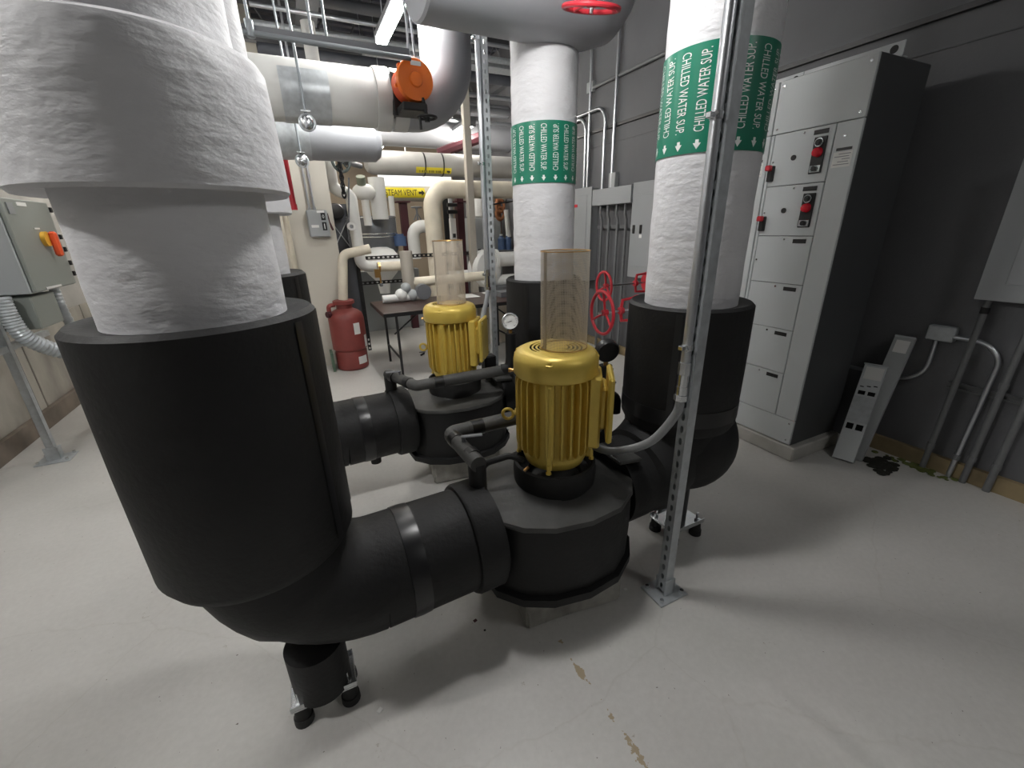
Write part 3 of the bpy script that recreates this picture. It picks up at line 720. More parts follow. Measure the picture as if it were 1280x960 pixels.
# ------------------------------------------------------------------ motor control centre
XM = 2.786
bm = new(); box(bm, (3.03, 2.05, .05), (.52, 1.25, .10), .008); solo('equipment_plinth', bm, M['plinth'], 'low painted concrete plinth under the tall grey control cabinet', 'plinth')
def mcc(label, y0, y1, full):
    t = thing('control_cabinet', label, 'cabinet', (XM+.25, (y0+y1)/2, .10), 'motor control cabinet sections')
    X = XM
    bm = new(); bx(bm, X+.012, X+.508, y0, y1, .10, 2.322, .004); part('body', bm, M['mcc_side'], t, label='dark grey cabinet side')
    yw = y0+.134                                        # wireway | doors boundary
    def plate(nm, a, b, z0, z1, mt='mcc', dx=0.0):
        bm = new(); bx(bm, X-.003-dx, X+.014, a+.0018, b-.0018, z0+.0018, z1-.0018, .003); return part(nm, bm, M[mt], t)
    plate('top_panel', y0, y1, 2.037, 2.322); plate('kick_panel', y0, y1, .105, .283); plate('wireway_door', y0, yw, .283, 2.037)
    plate('side_trim', y1-.022, y1, .283, 2.037)
    zs = [.283, .580, .869, 1.159, 1.449, 1.743, 2.037]
    for i in range(6):
        dr = plate('unit_door', yw, y1-.022, zs[i], zs[i+1])
        za, zb = zs[i], zs[i+1]
        bm = new(); bx(bm, X-.006, X-.002, yw+.035, yw+.115, zb-.042, zb-.018, .001); part('name_plate', bm, M['black'], dr, label='black engraved name plate')
        if i >= 4:
            yc = yw+.068
            bm = new(); bx(bm, X-.010, X-.002, yc-.036, yc+.036, zb-.245, zb-.055, .003); part('pilot_strip', bm, M['black'], dr, label='black pilot device strip')
            bm = new(); cyl(bm, (X-.002, yc, zb-.085), (X-.030, yc, zb-.085), .017, .016, 18); cyl(bm, (X-.03, yc, zb-.085), (X-.034, yc, zb-.085), .010, n=14); part('selector_knob', bm, M['black'], dr)
            bm = new(); ring_closed(bm, [(.018, 0), (.023, 0), (.023, .012), (.018, .012)], (X-.010, yc, zb-.085), 20, Matrix.Rotation(-PI/2, 4, 'Y')); part('knob_bezel', bm, M['steel'], dr)
            bm = new(); cyl(bm, (X-.008, yc, zb-.135), (X-.034, yc, zb-.135), .026, .022, 20); sphere(bm, (X-.034, yc, zb-.135), .021, 16, 10, (.5, 1, 1)); part('pilot_lamp', bm, mat('red_lens', (.75, .02, .04), .2), dr, label='red pilot lamp')
            bm = new(); bx(bm, X-.014, X-.008, yc-.030, yc+.030, zb-.238, zb-.202, .002); part('reset_plate', bm, M['steel'], dr)
            bm = new(); cyl(bm, (X-.012, yc, zb-.220), (X-.026, yc, zb-.220), .014, n=16); part('reset_button', bm, M['black'], dr)
            bm = new(); cyl(bm, (X-.002, yw+.208, za+.150), (X-.009, yw+.208, za+.150), .015, n=20); part('door_latch', bm, M['black'], dr)
            bm = new(); bx(bm, X-.030, X-.002, y1-.062, y1-.028, za+.030, za+.120, .004); part('breaker_base', bm, M['black'], dr)
            bm = new(); bx(bm, X-.062, X-.026, y1-.060, y1-.028, za+.090, za+.122, .006); part('breaker_handle', bm, M['red'], dr, label='red breaker handle')
        for q in ((yw+.17, zb-.02), (y1-.04, za+.14)):
            bm = new(); cyl(bm, (X-.002, q[0], q[1]), (X-.006, q[0], q[1]), .0065, n=10); part('door_screw', bm, M['steel'], dr)
    for q in ((y0+.03, 2.065), (y0+.03, 2.29), (y1-.03, 2.065), (y1-.03, 2.29), (y0+.03, .135), (y0+.03, .255), (y0+.08, 1.965)):
        bm = new(); cyl(bm, (X-.002, q[0], q[1]), (X-.006, q[0], q[1]), .0065, n=10); part('panel_screw', bm, M['steel'], t)
    bm = new(); bx(bm, X-.006, X-.002, y0+.030, y0+.108, 1.893, 1.907); part('name_plate', bm, M['black'], t)
    bm = new(); bx(bm, X-.0048, X-.0025, y0+.022, y0+.118, 1.810, 1.887); lb = part('paper_label', bm, M['paper'], t, label='white printed label')
    bm = new()
    for k in range(5): bx(bm, X-.0056, X-.0046, y0+.03+.006*(k % 2), y0+.11-.02*(k % 3), 1.822+.013*k, 1.826+.013*k)
    part('print_lines', bm, M['flex'], lb)
    bm = new(); vs = bx(bm, X+.20, X+.206, y0-.0, y1, 2.322, 2.395); bx(bm, X+.20, X+.25, y0, y1, 2.322, 2.328); part('lifting_angle', bm, M['mcc'], t)
    bm = new(); cyl(bm, (X+.199, y0+.045, 2.365), (X+.2075, y0+.045, 2.365), .019, n=20); part('lifting_hole', bm, M['hole'], t)
    return t
mcc('tall grey control cabinet section with two red pilot lamps, nearest the dark wall corner', 1.468, 1.976, True)
mcc('grey control cabinet section hidden behind the white riser with green bands', 1.979, 2.487, True)

# ------------------------------------------------------------------ things on the dark wall, right
def wall_panel(name, label, y0, y1, z0, z1, depth, kind, group=None, mt='panel_wall'):
    t = thing(name, label, 'panel', (XR-depth/2, (y0+y1)/2, z0), group)
    bm = new(); bx(bm, XR-depth, XR-.0015, y0, y1, z0, z1, .004); part('enclosure', bm, M[mt], t)
    bm = new(); bx(bm, XR-depth-.004, XR-depth+.001, y0-.012, y1+.012, z0-.012, z1+.012, .002); part('trim_cover', bm, M[mt], t)
    return t
t = wall_panel('distribution_panel', 'grey wall panel cut off by the right edge of the photo', .25, 1.005, 1.11, 1.80, .09, 0)
bm = new(); bx(bm, XR-.098, XR-.093, .33, .915, 1.19, 1.72, .002); part('door', bm, M['panel_wall'], t)
t = wall_panel('breaker_panel', 'grey breaker panel with two black latches beside the white riser', 3.45, 3.915, .99, 1.95, .10, 0, 'breaker panels on the dark wall')
bm = new(); bx(bm, XR-.108, XR-.103, 3.50, 3.86, 1.10, 1.84, .002); dr = part('door', bm, M['panel_wall'], t)
for yy in (3.755, 3.865):
    bm = new(); bx(bm, XR-.118, XR-.107, yy-.018, yy+.018, 1.445, 1.535, .004); part('latch', bm, M['black'], dr if yy < 3.8 else t, label='black latch')
bm = new(); bx(bm, XR-.1095, XR-.107, 3.735, 3.775, 1.40, 1.435); part('sticker', bm, M['paper'], dr)
t = wall_panel('breaker_panel', 'larger grey breaker panel with a small red label, behind the mesh cylinder', 4.66, 5.22, .86, 1.975, .12, 0, 'breaker panels on the dark wall')
bm = new(); bx(bm, XR-.128, XR-.123, 4.74, 5.20, .94, 1.90, .002); dr = part('door', bm, M['panel_wall'], t)
bm = new(); bx(bm, XR-.131, XR-.127, 4.94, 5.06, 1.765, 1.80); part('sticker', bm, M['red'], dr, label='small red label')
bm = new(); bx(bm, XR-.140, XR-.127, 5.03, 5.055, 1.18, 1.28, .004); part('latch', bm, M['black'], dr, label='black latch')
bm = new(); bx(bm, XR-.13, XR-.0015, 3.93, 4.63, 1.765, 1.945, .004); solo('wireway_box', bm, M['panel_wall'], 'long grey wireway box between the two breaker panels', 'box')
# junction strut behind the drops and the drops themselves
bm = new(); bx(bm, XR-.045, XR-.002, 3.94, 4.62, 1.50, 1.541)
for yy in (4.02, 4.12, 4.22, 4.36): bx(bm, XR-.05, XR-.044, yy-.02, yy+.02, 1.508, 1.533)
solo('wall_strut', bm, M['emt_dark'], 'short horizontal strut behind the conduits under the wireway box', 'strut')
for i, (yy, lab) in enumerate(((4.50, 'leftmost vertical conduit under the wireway box'), (4.36, 'second vertical conduit from the left under the wireway box'), (4.20, 'third vertical conduit under the wireway box, bent at its top'), (4.05, 'conduit under the wireway box nearest the panel with two latches'))):
    bm = new(); tube(bm, fillet([(XR-.09, yy, 1.77), (XR-.09, yy, 1.66), (XR-.068, yy, 1.60), (XR-.068, yy, .002)], .05, 4), .0165, 12)
    solo('wall_conduit', bm, M['emt_dark'], lab, 'conduit', 'conduits under the wireway box')
for i, (yy, zt, yb, lab) in enumerate(((4.93, 2.78, 5.6, 'leftmost bright conduit rising from the larger breaker panel'), (4.86, 3.55, 5.5, 'tall bright conduit arching left high on the dark wall, left of the tallest'),
                                       (4.55, 2.82, 5.3, 'low arched bright conduit rising from the wireway box'), (4.38, 3.62, 5.2, 'tallest bright conduit on the dark wall, right of the others'))):
    z0 = 1.985 if yy > 4.65 else 1.945
    bm = new(); tube(bm, fillet([(XR-.045, yy, z0), (XR-.045, yy, zt), (XR-.045, yb, zt)], .16, 7), .019, 12)
    solo('wall_conduit', bm, M['emt'], lab, 'conduit', 'bright conduits above the breaker panels')
bm = new(); bx(bm, XR-.06, XR-.003, 4.30, 4.42, 1.95, 2.11, .004); solo('terminal_box', bm, M['grey_box'], 'small pale box standing on the wireway box beside a conduit', 'box')
bm = new(); bx(bm, XR-.05, XR-.0015, 4.82, 4.94, 3.02, 3.13, .004); solo('pull_box', bm, M['grey_box'], 'small box high on the dark wall at the end of the level conduit', 'box')
bm = new(); tube(bm, [(XR-.03, 4.82, 3.06), (XR-.03, 1.0, 3.06)], .018, 12); solo('wall_conduit', bm, M['emt_dark'], 'level conduit crossing the upper dark wall toward the right', 'conduit')

# lower right corner: junction box and rising conduits
bm = new(); bx(bm, XR-.055, XR-.0015, 1.055, 1.185, .825, .915, .006); solo('junction_box', bm, M['galv'], 'small bright square junction box on the dark wall', 'box')
bm = new(); tube(bm, fillet([(XR-.03, 1.135, .826), (XR-.03, 1.135, .54), (XR-.03, 1.60, .535)], .14, 8), .0125, 12); solo('wall_conduit', bm, M['emt'], 'thin bright conduit bending down left from the junction box', 'conduit')
for i, (yb, yt, zt, r, lab) in enumerate(((.99, .965, 1.098, .0165, 'straight conduit rising into the bottom of the right edge panel'), (.795, .775, 1.098, .0165, 'second straight conduit from the left under the right edge panel'), (.69, .67, 1.098, .018, 'conduit under the right edge panel closest to the right edge'))):
    t = thing('floor_conduit', lab, 'conduit', (XR-.055, yb, 0), 'conduits rising from the floor by the dark wall')
    bm = new(); cyl(bm, (XR-.055, yb, .002), (XR-.055, yt, zt), r, n=12); part('tube', bm, M['emt_dark'], t)
    for z in (.15, .62 if i else 1.02):
        bm = new(); cyl(bm, (XR-.055, yb+(yt-yb)*z/zt, z), (XR-.055, yb+(yt-yb)*z/zt, z+.035), r+.004, n=10); part('coupling', bm, M['emt_dark'] if z < 1 else M['black'], t)
t = thing('floor_conduit', 'conduit curving down from the junction box to the floor', 'conduit', (XR-.05, .86, 0), 'conduits rising from the floor by the dark wall')
bm = new(); tube(bm, fillet([(XR-.045, 1.056, .862), (XR-.045, .835, .858), (XR-.055, .862, .002)], .13, 9), .0135, 12); part('tube', bm, M['emt'], t)
bm = new(); cyl(bm, (XR-.0545, .858, .13), (XR-.0545, .858, .165), .018, n=10); part('coupling', bm, M['emt_dark'], t)
bm = new(); bx(bm, XR-.036, XR-.002, .35, 1.02, .548, .553); bx(bm, XR-.036, XR-.002, .35, 1.02, .585, .59); bx(bm, XR-.006, XR-.002, .35, 1.02, .55, .588); bx(bm, XR-.036, XR-.030, .35, 1.02, .58, .588); bx(bm, XR-.036, XR-.030, .35, 1.02, .55, .558)
solo('wall_strut', bm, M['emt_dark'], 'level strut channel clamping the conduits near the right edge', 'strut')
for sc_, (yy, zz), lab in ((1, (1.10, 0), 'dark ragged debris on the floor by the leaning metal covers'),):
    bm = new(); 
    for k in range(60): sphere(bm, (3.24+random.gauss(0, .05), 1.13+random.gauss(0, .035), .003), random.uniform(.012, .03), 8, 6, (1.2, 1, .22))
    o = solo('floor_debris', bm, M['moss'], lab, 'debris'); o['kind'] = 'stuff'
bm = new()
for k in range(60): sphere(bm, (3.43+random.uniform(-.05, .025), .99+random.gauss(0, .07), .004), random.uniform(.008, .022), 8, 6, (1, 1, .35))
o = solo('moss_patch', bm, M['green_moss'], 'greenish moss and dirt where the first conduit meets the floor', 'debris'); o['kind'] = 'stuff'

# leaning sheet-metal covers beside the control cabinet
def cover(label, p0, p1, wdir, width, parts_):
    p0, p1 = Vector(p0), Vector(p1); ax = (p1-p0).normalized(); wd = Vector(wdir); wd = (wd-ax*wd.dot(ax)).normalized(); nn = ax.cross(wd).normalized()
    if nn.x > 0: nn = -nn
    t = thing('leaning_cover', label, 'cover', p0, 'metal covers leaning on the dark wall')
    mt4 = Matrix((ax, wd, nn)).transposed()
    Ln = (p1-p0).length
    for nm, a, b, w0, w1, n0, n1, m_, lab in parts_:
        bm = new(); box(bm, (0, 0, 0), ((b-a)*Ln, (w1-w0)*width, n1-n0), .0015)
        bmesh.ops.translate(bm, vec=((a+b)/2*Ln, (w0+w1)/2*width, (n0+n1)/2), verts=bm.verts)
        bmesh.ops.transform(bm, matrix=mt4.to_4x4(), verts=bm.verts); part(nm, bm, M[m_], t, True, lab)
    return t
cover('long metal cover with louvres and stickers, leaning in front of the other one', (3.075, 1.335, .008), (3.335, 1.405, .625), (0.2, -1, 0), .12,
      [('face_plate', 0, .30, 0, 1, 0, .004, 'mcc', None), ('face_plate', .40, .66, 0, 1, 0, .004, 'galv', 'brighter bare face'), ('face_plate', .74, .985, 0, 1, 0, .004, 'mcc', None),
       ('flange', 0, 1, 0, .03, -.04, 0, 'grey_box', None), ('flange', 0, 1, .97, 1, -.04, 0, 'grey_box', None),
       ('cross_bar', .30, .32, 0, 1, -.002, .003, 'mcc', None), ('cross_bar', .38, .40, 0, 1, -.002, .003, 'mcc', None), ('cross_bar', .66, .68, 0, 1, -.002, .003, 'mcc', None), ('cross_bar', .72, .74, 0, 1, -.002, .003, 'mcc', None),
       ('bridge', .30, .40, .0, .12, 0, .003, 'mcc', None), ('bridge', .30, .40, .44, .56, 0, .003, 'mcc', None), ('bridge', .30, .40, .88, 1, 0, .003, 'mcc', None),
       ('bridge', .66, .74, .0, .12, 0, .003, 'mcc', None), ('bridge', .66, .74, .44, .56, 0, .003, 'mcc', None), ('bridge', .66, .74, .88, 1, 0, .003, 'mcc', None),
       ('back_plate', 0, 1, .03, .97, -.04, -.037, 'hole', 'dark inside'), ('sticker', .84, .965, .12, .92, .004, .0055, 'paper', 'white sticker'), ('end_lip', .985, 1.0, -.04, 1.04, -.04, .01, 'galv', None),
       ('louvre', .755, .765, .12, .30, .004, .007, 'hole', None), ('louvre', .765, .775, .42, .60, .004, .007, 'hole', None), ('louvre', .775, .785, .70, .88, .004, .007, 'hole', None)])
cover('taller plain metal cover with one sticker, leaning behind the louvred one', (3.17, 1.315, .006), (3.452, 1.335, .82), (.12, -1, 0), .105,
      [('face_plate', 0, 1, 0, 1, 0, .003, 'grey_box', None), ('flange', 0, 1, 0, .03, -.03, 0, 'grey_box', None), ('flange', 0, 1, .97, 1, -.03, 0, 'grey_box', None),
       ('sticker', .87, .965, .18, .85, .003, .0045, 'paper', 'white sticker'), ('end_lip', .985, 1, 0, 1, -.02, .008, 'galv', None)])

# ------------------------------------------------------------------ red handwheel valves
def handwheel(bm_parent, c, axis, R, r, spokes=3, phase=0, nm='handwheel', mt='red'):
    c = Vector(c); a = Vector(axis).normalized(); u, v = frame_of(a)
    bm = new(); torus(bm, c, R, r, a, 36, 8); h = part(nm, bm, M[mt], bm_parent)
    for k in range(spokes):
        an = phase+2*PI*k/spokes; d = u*math.cos(an)+v*math.sin(an)
        bm = new(); tube(bm, [c-a*R*.16, c+d*R*.45-a*R*.10, c+d*R], [r*.8, r*.75, r*.85], 8); part('spoke', bm, M[mt], h)
    bm = new(); cyl(bm, c-a*(R*.16+.018), c-a*(R*.16-.018), r*2.0, n=12); part('hub', bm, M[mt], h)
    return h
def gate_valve(label, x, y, z, R, stem):
    t = thing('gate_valve', label, 'valve', (x+stem+.35, y, z-.2), 'red gate valves')
    handwheel(t, (x, y, z), (-1, .12, 0), R, .0115, 3, .5)
    bm = new(); cyl(bm, (x-.03, y, z), (x+stem+.16, y, z), .0095, n=12); part('stem', bm, M['steel'], t, label='bare steel stem')
    bm = new(); xs = x+stem
    for s in (-1, 1): tube(bm, [(xs, y, z+s*.02), (xs+.01, y, z+s*.075), (xs+.16, y, z+s*.085)], .012, 8)
    cyl(bm, (xs-.014, y, z), (xs+.014, y, z), .026, n=14); part('yoke', bm, M['red'], t)
    bm = new(); cyl(bm, (xs+.155, y, z), (xs+.18, y, z), .10, n=24); cyl(bm, (xs+.18, y, z), (xs+.36, y, z), .06, .075, 20); sphere(bm, (xs+.38, y, z), .09, 20, 12); part('body', bm, M['red'], t)
    for s in (-1, 1):
        bm = new(); cyl(bm, (xs+.38, y, z+s*.08), (xs+.38, y, z+s*.12), .055, n=20); cyl(bm, (xs+.38, y, z+s*.12), (xs+.38, y, z+s*.145), .09, n=24); part('flange', bm, M['red'], t)
    bm = new(); cyl(bm, (xs+.38, y, 0.002), (xs+.38, y, z-.145), .05, n=20); part('inlet_pipe', bm, M['black'], t)
    bm = new(); cyl(bm, (xs+.38, y, z+.145), (xs+.38, y, 4.2), .05, n=20); part('outlet_pipe', bm, M['black'], t)
gate_valve('red gate valve with the larger handwheel, between the two banded risers', 1.872, 2.40, .955, .150, .17)
gate_valve('red gate valve with the smaller looking handwheel, farther back', 2.40, 3.07, 1.03, .125, .36)

# ------------------------------------------------------------------ grey header above the middle riser
t = thing('grey_header', 'wide grey header pipe overhead, ending above the middle banded riser', 'pipe', (R2X, R2Y, 2.55))
HZ, HR, HY = 2.731, .30, 2.30
bm = new(); tube(bm, [Vector((.683, HY, HZ)), Vector((.688, HY, HZ)), Vector((.70, HY, HZ)), Vector((1.44, HY, HZ))], [HR*.5, HR*.97, HR, HR], 48); part('jacket', bm, M['grey_pipe'], t)
for x in (.80, 1.25):
    bm = new(); cyl(bm, (x, HY, HZ+HR-.01), (x, HY, ZC), .009, n=8); part('hanger_rod', bm, M['emt'], t)
bm = new(); pr = [Vector((1.44, HY, HZ)), Vector((1.58, HY, HZ)), Vector((1.66, HY, HZ+.012)), Vector((1.71, HY, HZ+.03)), Vector((1.735, HY, HZ+.05))]
tube(bm, pr, [HR, HR, HR*.93, HR*.72, HR*.4], 48); part('end_cap', bm, M['grey_pipe'], t)
t = thing('gate_valve', 'red handwheel hanging at the top edge beside the grey header', 'valve', (1.40, 1.93, 2.46), 'red gate valves')
c = P(739, 10, 1.93)
handwheel(t, c, (.05, .28, -1), .122, .0105, 3, .9)
bm = new(); cyl(bm, c+Vector((0, 0, -.02)), c+Vector((-.01, -.09, .36)), .010, n=12); part('stem', bm, M['steel'], t)
bm = new(); cyl(bm, c+Vector((-.01, -.05, .22)), c+Vector((-.012, -.10, .42)), .045, .06, 16); part('bonnet', bm, M['red'], t)
bm = new(); q = c+Vector((-.012, -.11, .48)); cyl(bm, q+Vector((-.16, 0, 0)), q+Vector((.16, 0, 0)), .075, n=20); part('body', bm, M['red'], t)
bm = new(); cyl(bm, q+Vector((-.05, 0, .0)), (q.x-.05, q.y, ZC), .05, n=16); part('outlet_pipe', bm, M['grey_pipe'], t)

# ------------------------------------------------------------------ left aisle: drive cabinet on its stand
t = thing('disconnect_cabinet', 'olive grey cabinet with an orange rotary handle on the left stand', 'cabinet', (-1.73, 4.22, 1.20))
bm = new(); bx(bm, -2.19, -1.625, 3.945, 4.60, 1.195, 1.79, .006); part('body', bm, M['grey_box'], t)
bm = new(); bx(bm, -1.622, -1.60, 3.955, 4.56, 1.205, 1.785, .004); dr = part('door', bm, M['olive_box'], t, label='olive grey door')
bm = new(); cyl(bm, (-1.60, 4.315, 1.535), (-1.575, 4.315, 1.535), .050, n=24); part('handle_plate', bm, mat('amber_plate', (.75, .42, .05), .4), dr, label='amber round plate')
bm = new(); box(bm, (-1.555, 4.345, 1.50), (.045, .038, .17), .012, None); part('rotary_handle', bm, M['orange_red'], dr, label='orange red handle')
bm = new(); bx(bm, -1.599, -1.594, 4.12, 4.24, 1.745, 1.768); part('sticker', bm, M['paper'], dr)
bm = new(); bx(bm, -1.599, -1.594, 4.00, 4.07, 1.69, 1.76); part('rating_plate', bm, M['flex'], dr)
bm = new(); bx(bm, -1.599, -1.594, 4.23, 4.30, 1.60, 1.61); part('sticker', bm, M['paper'], dr)
bm = new(); bx(bm, -1.599, -1.594, 4.08, 4.30, 1.208, 1.222); part('sticker', bm, M['paper'], dr)
for z in (1.72, 1.53, 1.44, 1.34, 1.26):
    bm = new(); bx(bm, -1.63, -1.590, 4.565, 4.59, z, z+.035, .003); part('door_clamp', bm, M['hole'], t)
bm = new(); bx(bm, -1.93, -1.66, 3.99, 4.32, .955, 1.175, .006); solo('wireway_box', bm, M['olive_box'], 'olive grey box hanging under the orange-handled cabinet', 'box')
bm = new(); bx(bm, -1.915, -1.90, 3.30, 3.80, .80, 1.30, .002); solo('backing_plate', bm, M['grey_box'], 'flat grey backing plate on the left stand below the cabinet', 'plate')
def flexmetal(label, pts, r, group):
    P0 = [Vector(p) for p in pts]; q = [P0[0]*2-P0[1]]+P0+[P0[-1]*2-P0[-2]]; sm = []
    for i in range(1, len(q)-2):
        for k in range(14):
            u = k/14; sm.append(.5*((2*q[i])+(q[i+1]-q[i-1])*u+(2*q[i-1]-5*q[i]+4*q[i+1]-q[i+2])*u*u+(3*q[i]-q[i-1]-3*q[i+1]+q[i+2])*u**3))
    bm = new(); tube(bm, sm, [r*(1.06 if k % 2 else .92) for k in range(len(sm))], 16); return solo('flexible_conduit', bm, M['galv'], label, 'conduit', group)
flexmetal('shiny ribbed flexible conduit hanging under the left cabinet, curving down right', [(-1.76, 3.90, 1.19), (-1.755, 3.90, 1.05), (-1.73, 3.92, .92), (-1.66, 4.02, .80), (-1.55, 4.18, .68), (-1.50, 4.30, .52), (-1.52, 4.42, .25), (-1.55, 4.5, .03)], .048, 'ribbed flexible conduits')
flexmetal('thinner ribbed conduit beside the olive box, mostly behind the near riser', [(-1.70, 4.45, 1.20), (-1.70, 4.46, 1.0), (-1.68, 4.50, .7), (-1.66, 4.55, .3), (-1.66, 4.58, .03)], .032, 'ribbed flexible conduits')
t = thing('strut_stand', 'galvanised strut stand on a square plate by the left wall', 'stand', (-1.862, 3.96, 0))
bm = new(); bx(bm, -1.8825, -1.8415, 3.94, 3.943, .01, 1.30)
for s in (-1, 1): bx(bm, -1.862+s*.0205-.0013, -1.862+s*.0205+.0013, 3.94, 3.981, .01, 1.30)
bx(bm, -1.8825, -1.872, 3.978, 3.981, .01, 1.30); bx(bm, -1.852, -1.8415, 3.978, 3.981, .01, 1.30); part('channel_post', bm, M['galv'], t)
bm = new(); bx(bm, -1.96, -1.76, 3.88, 4.04, 0, .009, .002); part('base_plate', bm, M['galv'], t)
bm = new(); bx(bm, -1.90, -1.824, 3.928, 3.936, .009, .11); bx(bm, -1.90, -1.885, 3.93, 3.99, .009, .10); bx(bm, -1.839, -1.824, 3.93, 3.99, .009, .10); part('post_socket', bm, M['galv'], t)
for ax_, ay in ((-1.94, 3.90), (-1.78, 3.90), (-1.94, 4.02), (-1.78, 4.02)):
    bm = new(); cyl(bm, (ax_, ay, .008), (ax_, ay, .024), .010, n=6); part('anchor_bolt', bm, M['steel'], t)
for z in (.83, 1.24):
    bm = new(); bx(bm, -1.885, -1.845, 3.2, 4.5, z, z+.041); part('cross_rail', bm, M['galv'], t)
bm = new(); tube(bm, [(-2.205, 4.75, .12), (-2.205, 4.75, .80)], .012, 8); solo('wall_conduit', bm, M['emt_dark'], 'thin vertical line of conduit low on the left wall', 'conduit')

# ------------------------------------------------------------------ beige partition: disconnect switch, thin conduits, fire pipe
yF = 5.45
t = thing('disconnect_switch', 'small grey disconnect switch box on the beige partition', 'switch', (.28, yF-.06, 1.47))
bm = new(); bx(bm, .165, .375, yF-.09, yF-.001, 1.485, 1.765, .012); part('case', bm, M['grey_box'], t)
bm = new(); bx(bm, .305, .350, yF-.094, yF-.089, 1.66, 1.735); k1 = part('position_plate', bm, M['black'], t, label='black plate with a white zero')
bm = new(); text_on(bm, '0', (.318, yF-.0955, 1.68), (1, 0, 0), (0, 0, 1), .02, .036); part('lettering', bm, M['white_ink'], k1)
bm = new(); bx(bm, .305, .350, yF-.094, yF-.089, 1.555, 1.64); k1 = part('position_plate', bm, M['black'], t, label='black plate with a white bar')
bm = new(); bx(bm, .323, .332, yF-.0965, yF-.0945, 1.57, 1.625); part('lettering', bm, M['white_ink'], k1)
bm = new(); bx(bm, .195, .27, yF-.094, yF-.089, 1.585, 1.612); k2 = part('sticker', bm, M['paper'], t)
bm = new(); bx(bm, .27, .345, yF-.094, yF-.089, 1.735, 1.758); part('sticker', bm, M['paper'], t)
bm = new(); tube(bm, [(.378, yF-.05, 1.73), (.388, yF-.06, 1.64), (.40, yF-.07, 1.585), (.41, yF-.075, 1.555)], [.006, .007, .012, .010], 8); part('side_handle', bm, M['maroon'], t, label='dark red side handle')
for i, (x, lab) in enumerate(((.205, 'left thin conduit above the disconnect switch'), (.255, 'right thin conduit above the disconnect switch'))):
    bm = new(); cyl(bm, (x, yF-.03, 1.766), (x, yF-.03, 4.2), .011, n=10); cyl(bm, (x, yF-.03, 1.766), (x, yF-.03, 1.79), .018, n=8); cyl(bm, (x, yF-.03, 2.09), (x, yF-.03, 2.12), .015, n=8)
    solo('thin_conduit', bm, M['emt'], lab, 'conduit', 'thin conduits above the disconnect switch')
bm = new(); tube(bm, fillet([(.045, 4.80, 1.745), (.045, 4.80, 2.36), (-2.2, 4.80, 2.36)], .08, 6), .030, 16); cyl(bm, (.045, 4.80, 1.74), (.045, 4.80, 1.79), .036, n=16)
solo('fire_pipe', bm, M['red'], 'red vertical pipe ending beside the wide white collar, before the beige partition', 'pipe')
bm = new(); cyl(bm, (-.045, 5.40, .002), (-.045, 5.40, 2.2), .030, n=14); solo('cream_pipe', bm, M['cream'], 'thin cream vertical pipe at the left corner of the beige partition', 'pipe')
bm = new(); cyl(bm, (-.25, 6.2, .002), (-.25, 6.2, 2.6), .05, n=14); sphere(bm, (-.25, 6.2, 1.55), .11, 14, 10); solo('dark_pipe', bm, M['beam'], 'dark vertical pipe with a round body glimpsed left of the beige partition', 'pipe')

# ------------------------------------------------------------------ overhead: white main with orange butterfly valve
AY, AZ, AR = 3.6, 2.42, .181
t = thing('overhead_main', 'white insulated main overhead at the top left, leading to the orange valve', 'pipe', (-.6, AY, AZ-AR))
bm = new(); tube(bm, [(XL+.01, AY, AZ), (.735, AY, AZ)], AR, 40); part('jacket', bm, M['white_pipe'], t)
bm = new(); ring_closed(bm, [(AR-.01, -.05), (AR+.012, -.05), (AR+.016, -.02), (AR+.016, .05), (AR-.01, .05)], (.73, AY, AZ), 40, Matrix.Rotation(PI/2, 4, 'Y')); part('end_band', bm, M['white_pipe'], t)
bm = new(); n = 20; g = [[bm.verts.new((x, AY-(AR+.004)*math.sin(math.radians(-20+k*140/n)), AZ-(AR+.004)*math.cos(math.radians(-20+k*140/n)))) for k in range(n+1)] for x in (.085, .375)]
for k in range(n): bm.faces.new((g[0][k], g[0][k+1], g[1][k+1], g[1][k]))
part('saddle', bm, M['galv'], t, label='bare galvanised saddle')
t = thing('valve_elbow', 'big grey overhead elbow turning up right of the orange valve', 'pipe', (1.1, AY, 2.24))
bm = new(); tube(bm, fillet([(.90, AY, AZ), (1.245, AY, AZ), (1.245, AY, 2.98)], .30, 12), AR+.008, 40); part('jacket', bm, M['grey_pipe'], t)
bm = new(); ring_closed(bm, [(AR-.01, 0), (AR+.055, 0), (AR+.06, .02), (AR+.055, .05), (AR-.01, .05)], (1.245, AY, 2.97), 40); part('flange', bm, M['beam'], t)
bm = new(); tube(bm, [(1.245, AY, 3.02), (1.245, AY, 4.2)], AR, 32); part('upper_pipe', bm, M['grey_pipe'], t)
bm = new(); tube(bm, [(.80, AY, AZ), (.90, AY, AZ)], AR+.012, 40); part('valve_sleeve', bm, M['white_pipe'], t, label='white sleeve')
t = thing('valve_actuator', 'round orange valve actuator with a black handwheel under it', 'valve', (.86, AY-.30, 2.20))
c = P(519, 100, AY-.34)
bm = new(); cyl(bm, c+Vector((-.03, .15, -.01)), c+Vector((0, .02, 0)), .105, .115, 28); part('body', bm, mat('orange_body', (.72, .10, .03), .45), t, label='deeper orange gear body')
bm = new(); d = Vector((.06, -1, -.05)).normalized(); q = d.to_track_quat('Z', 'Y').to_matrix().to_4x4()
lathe(bm, [(.12, -.035), (.124, -.03), (.124, 0), (.118, .014), (.045, .018), (.04, .03), (.02, .034), (0, .034)], c, 36, q); part('dome_cover', bm, M['orange'], t)
bm = new(); box(bm, c+d*.036+Vector((0, 0, .085)), (.07, .003, .025), 0, q.to_3x3()@Matrix.Rotation(PI/2, 3, 'X')); part('rating_label', bm, M['paper'], t, label='white label')
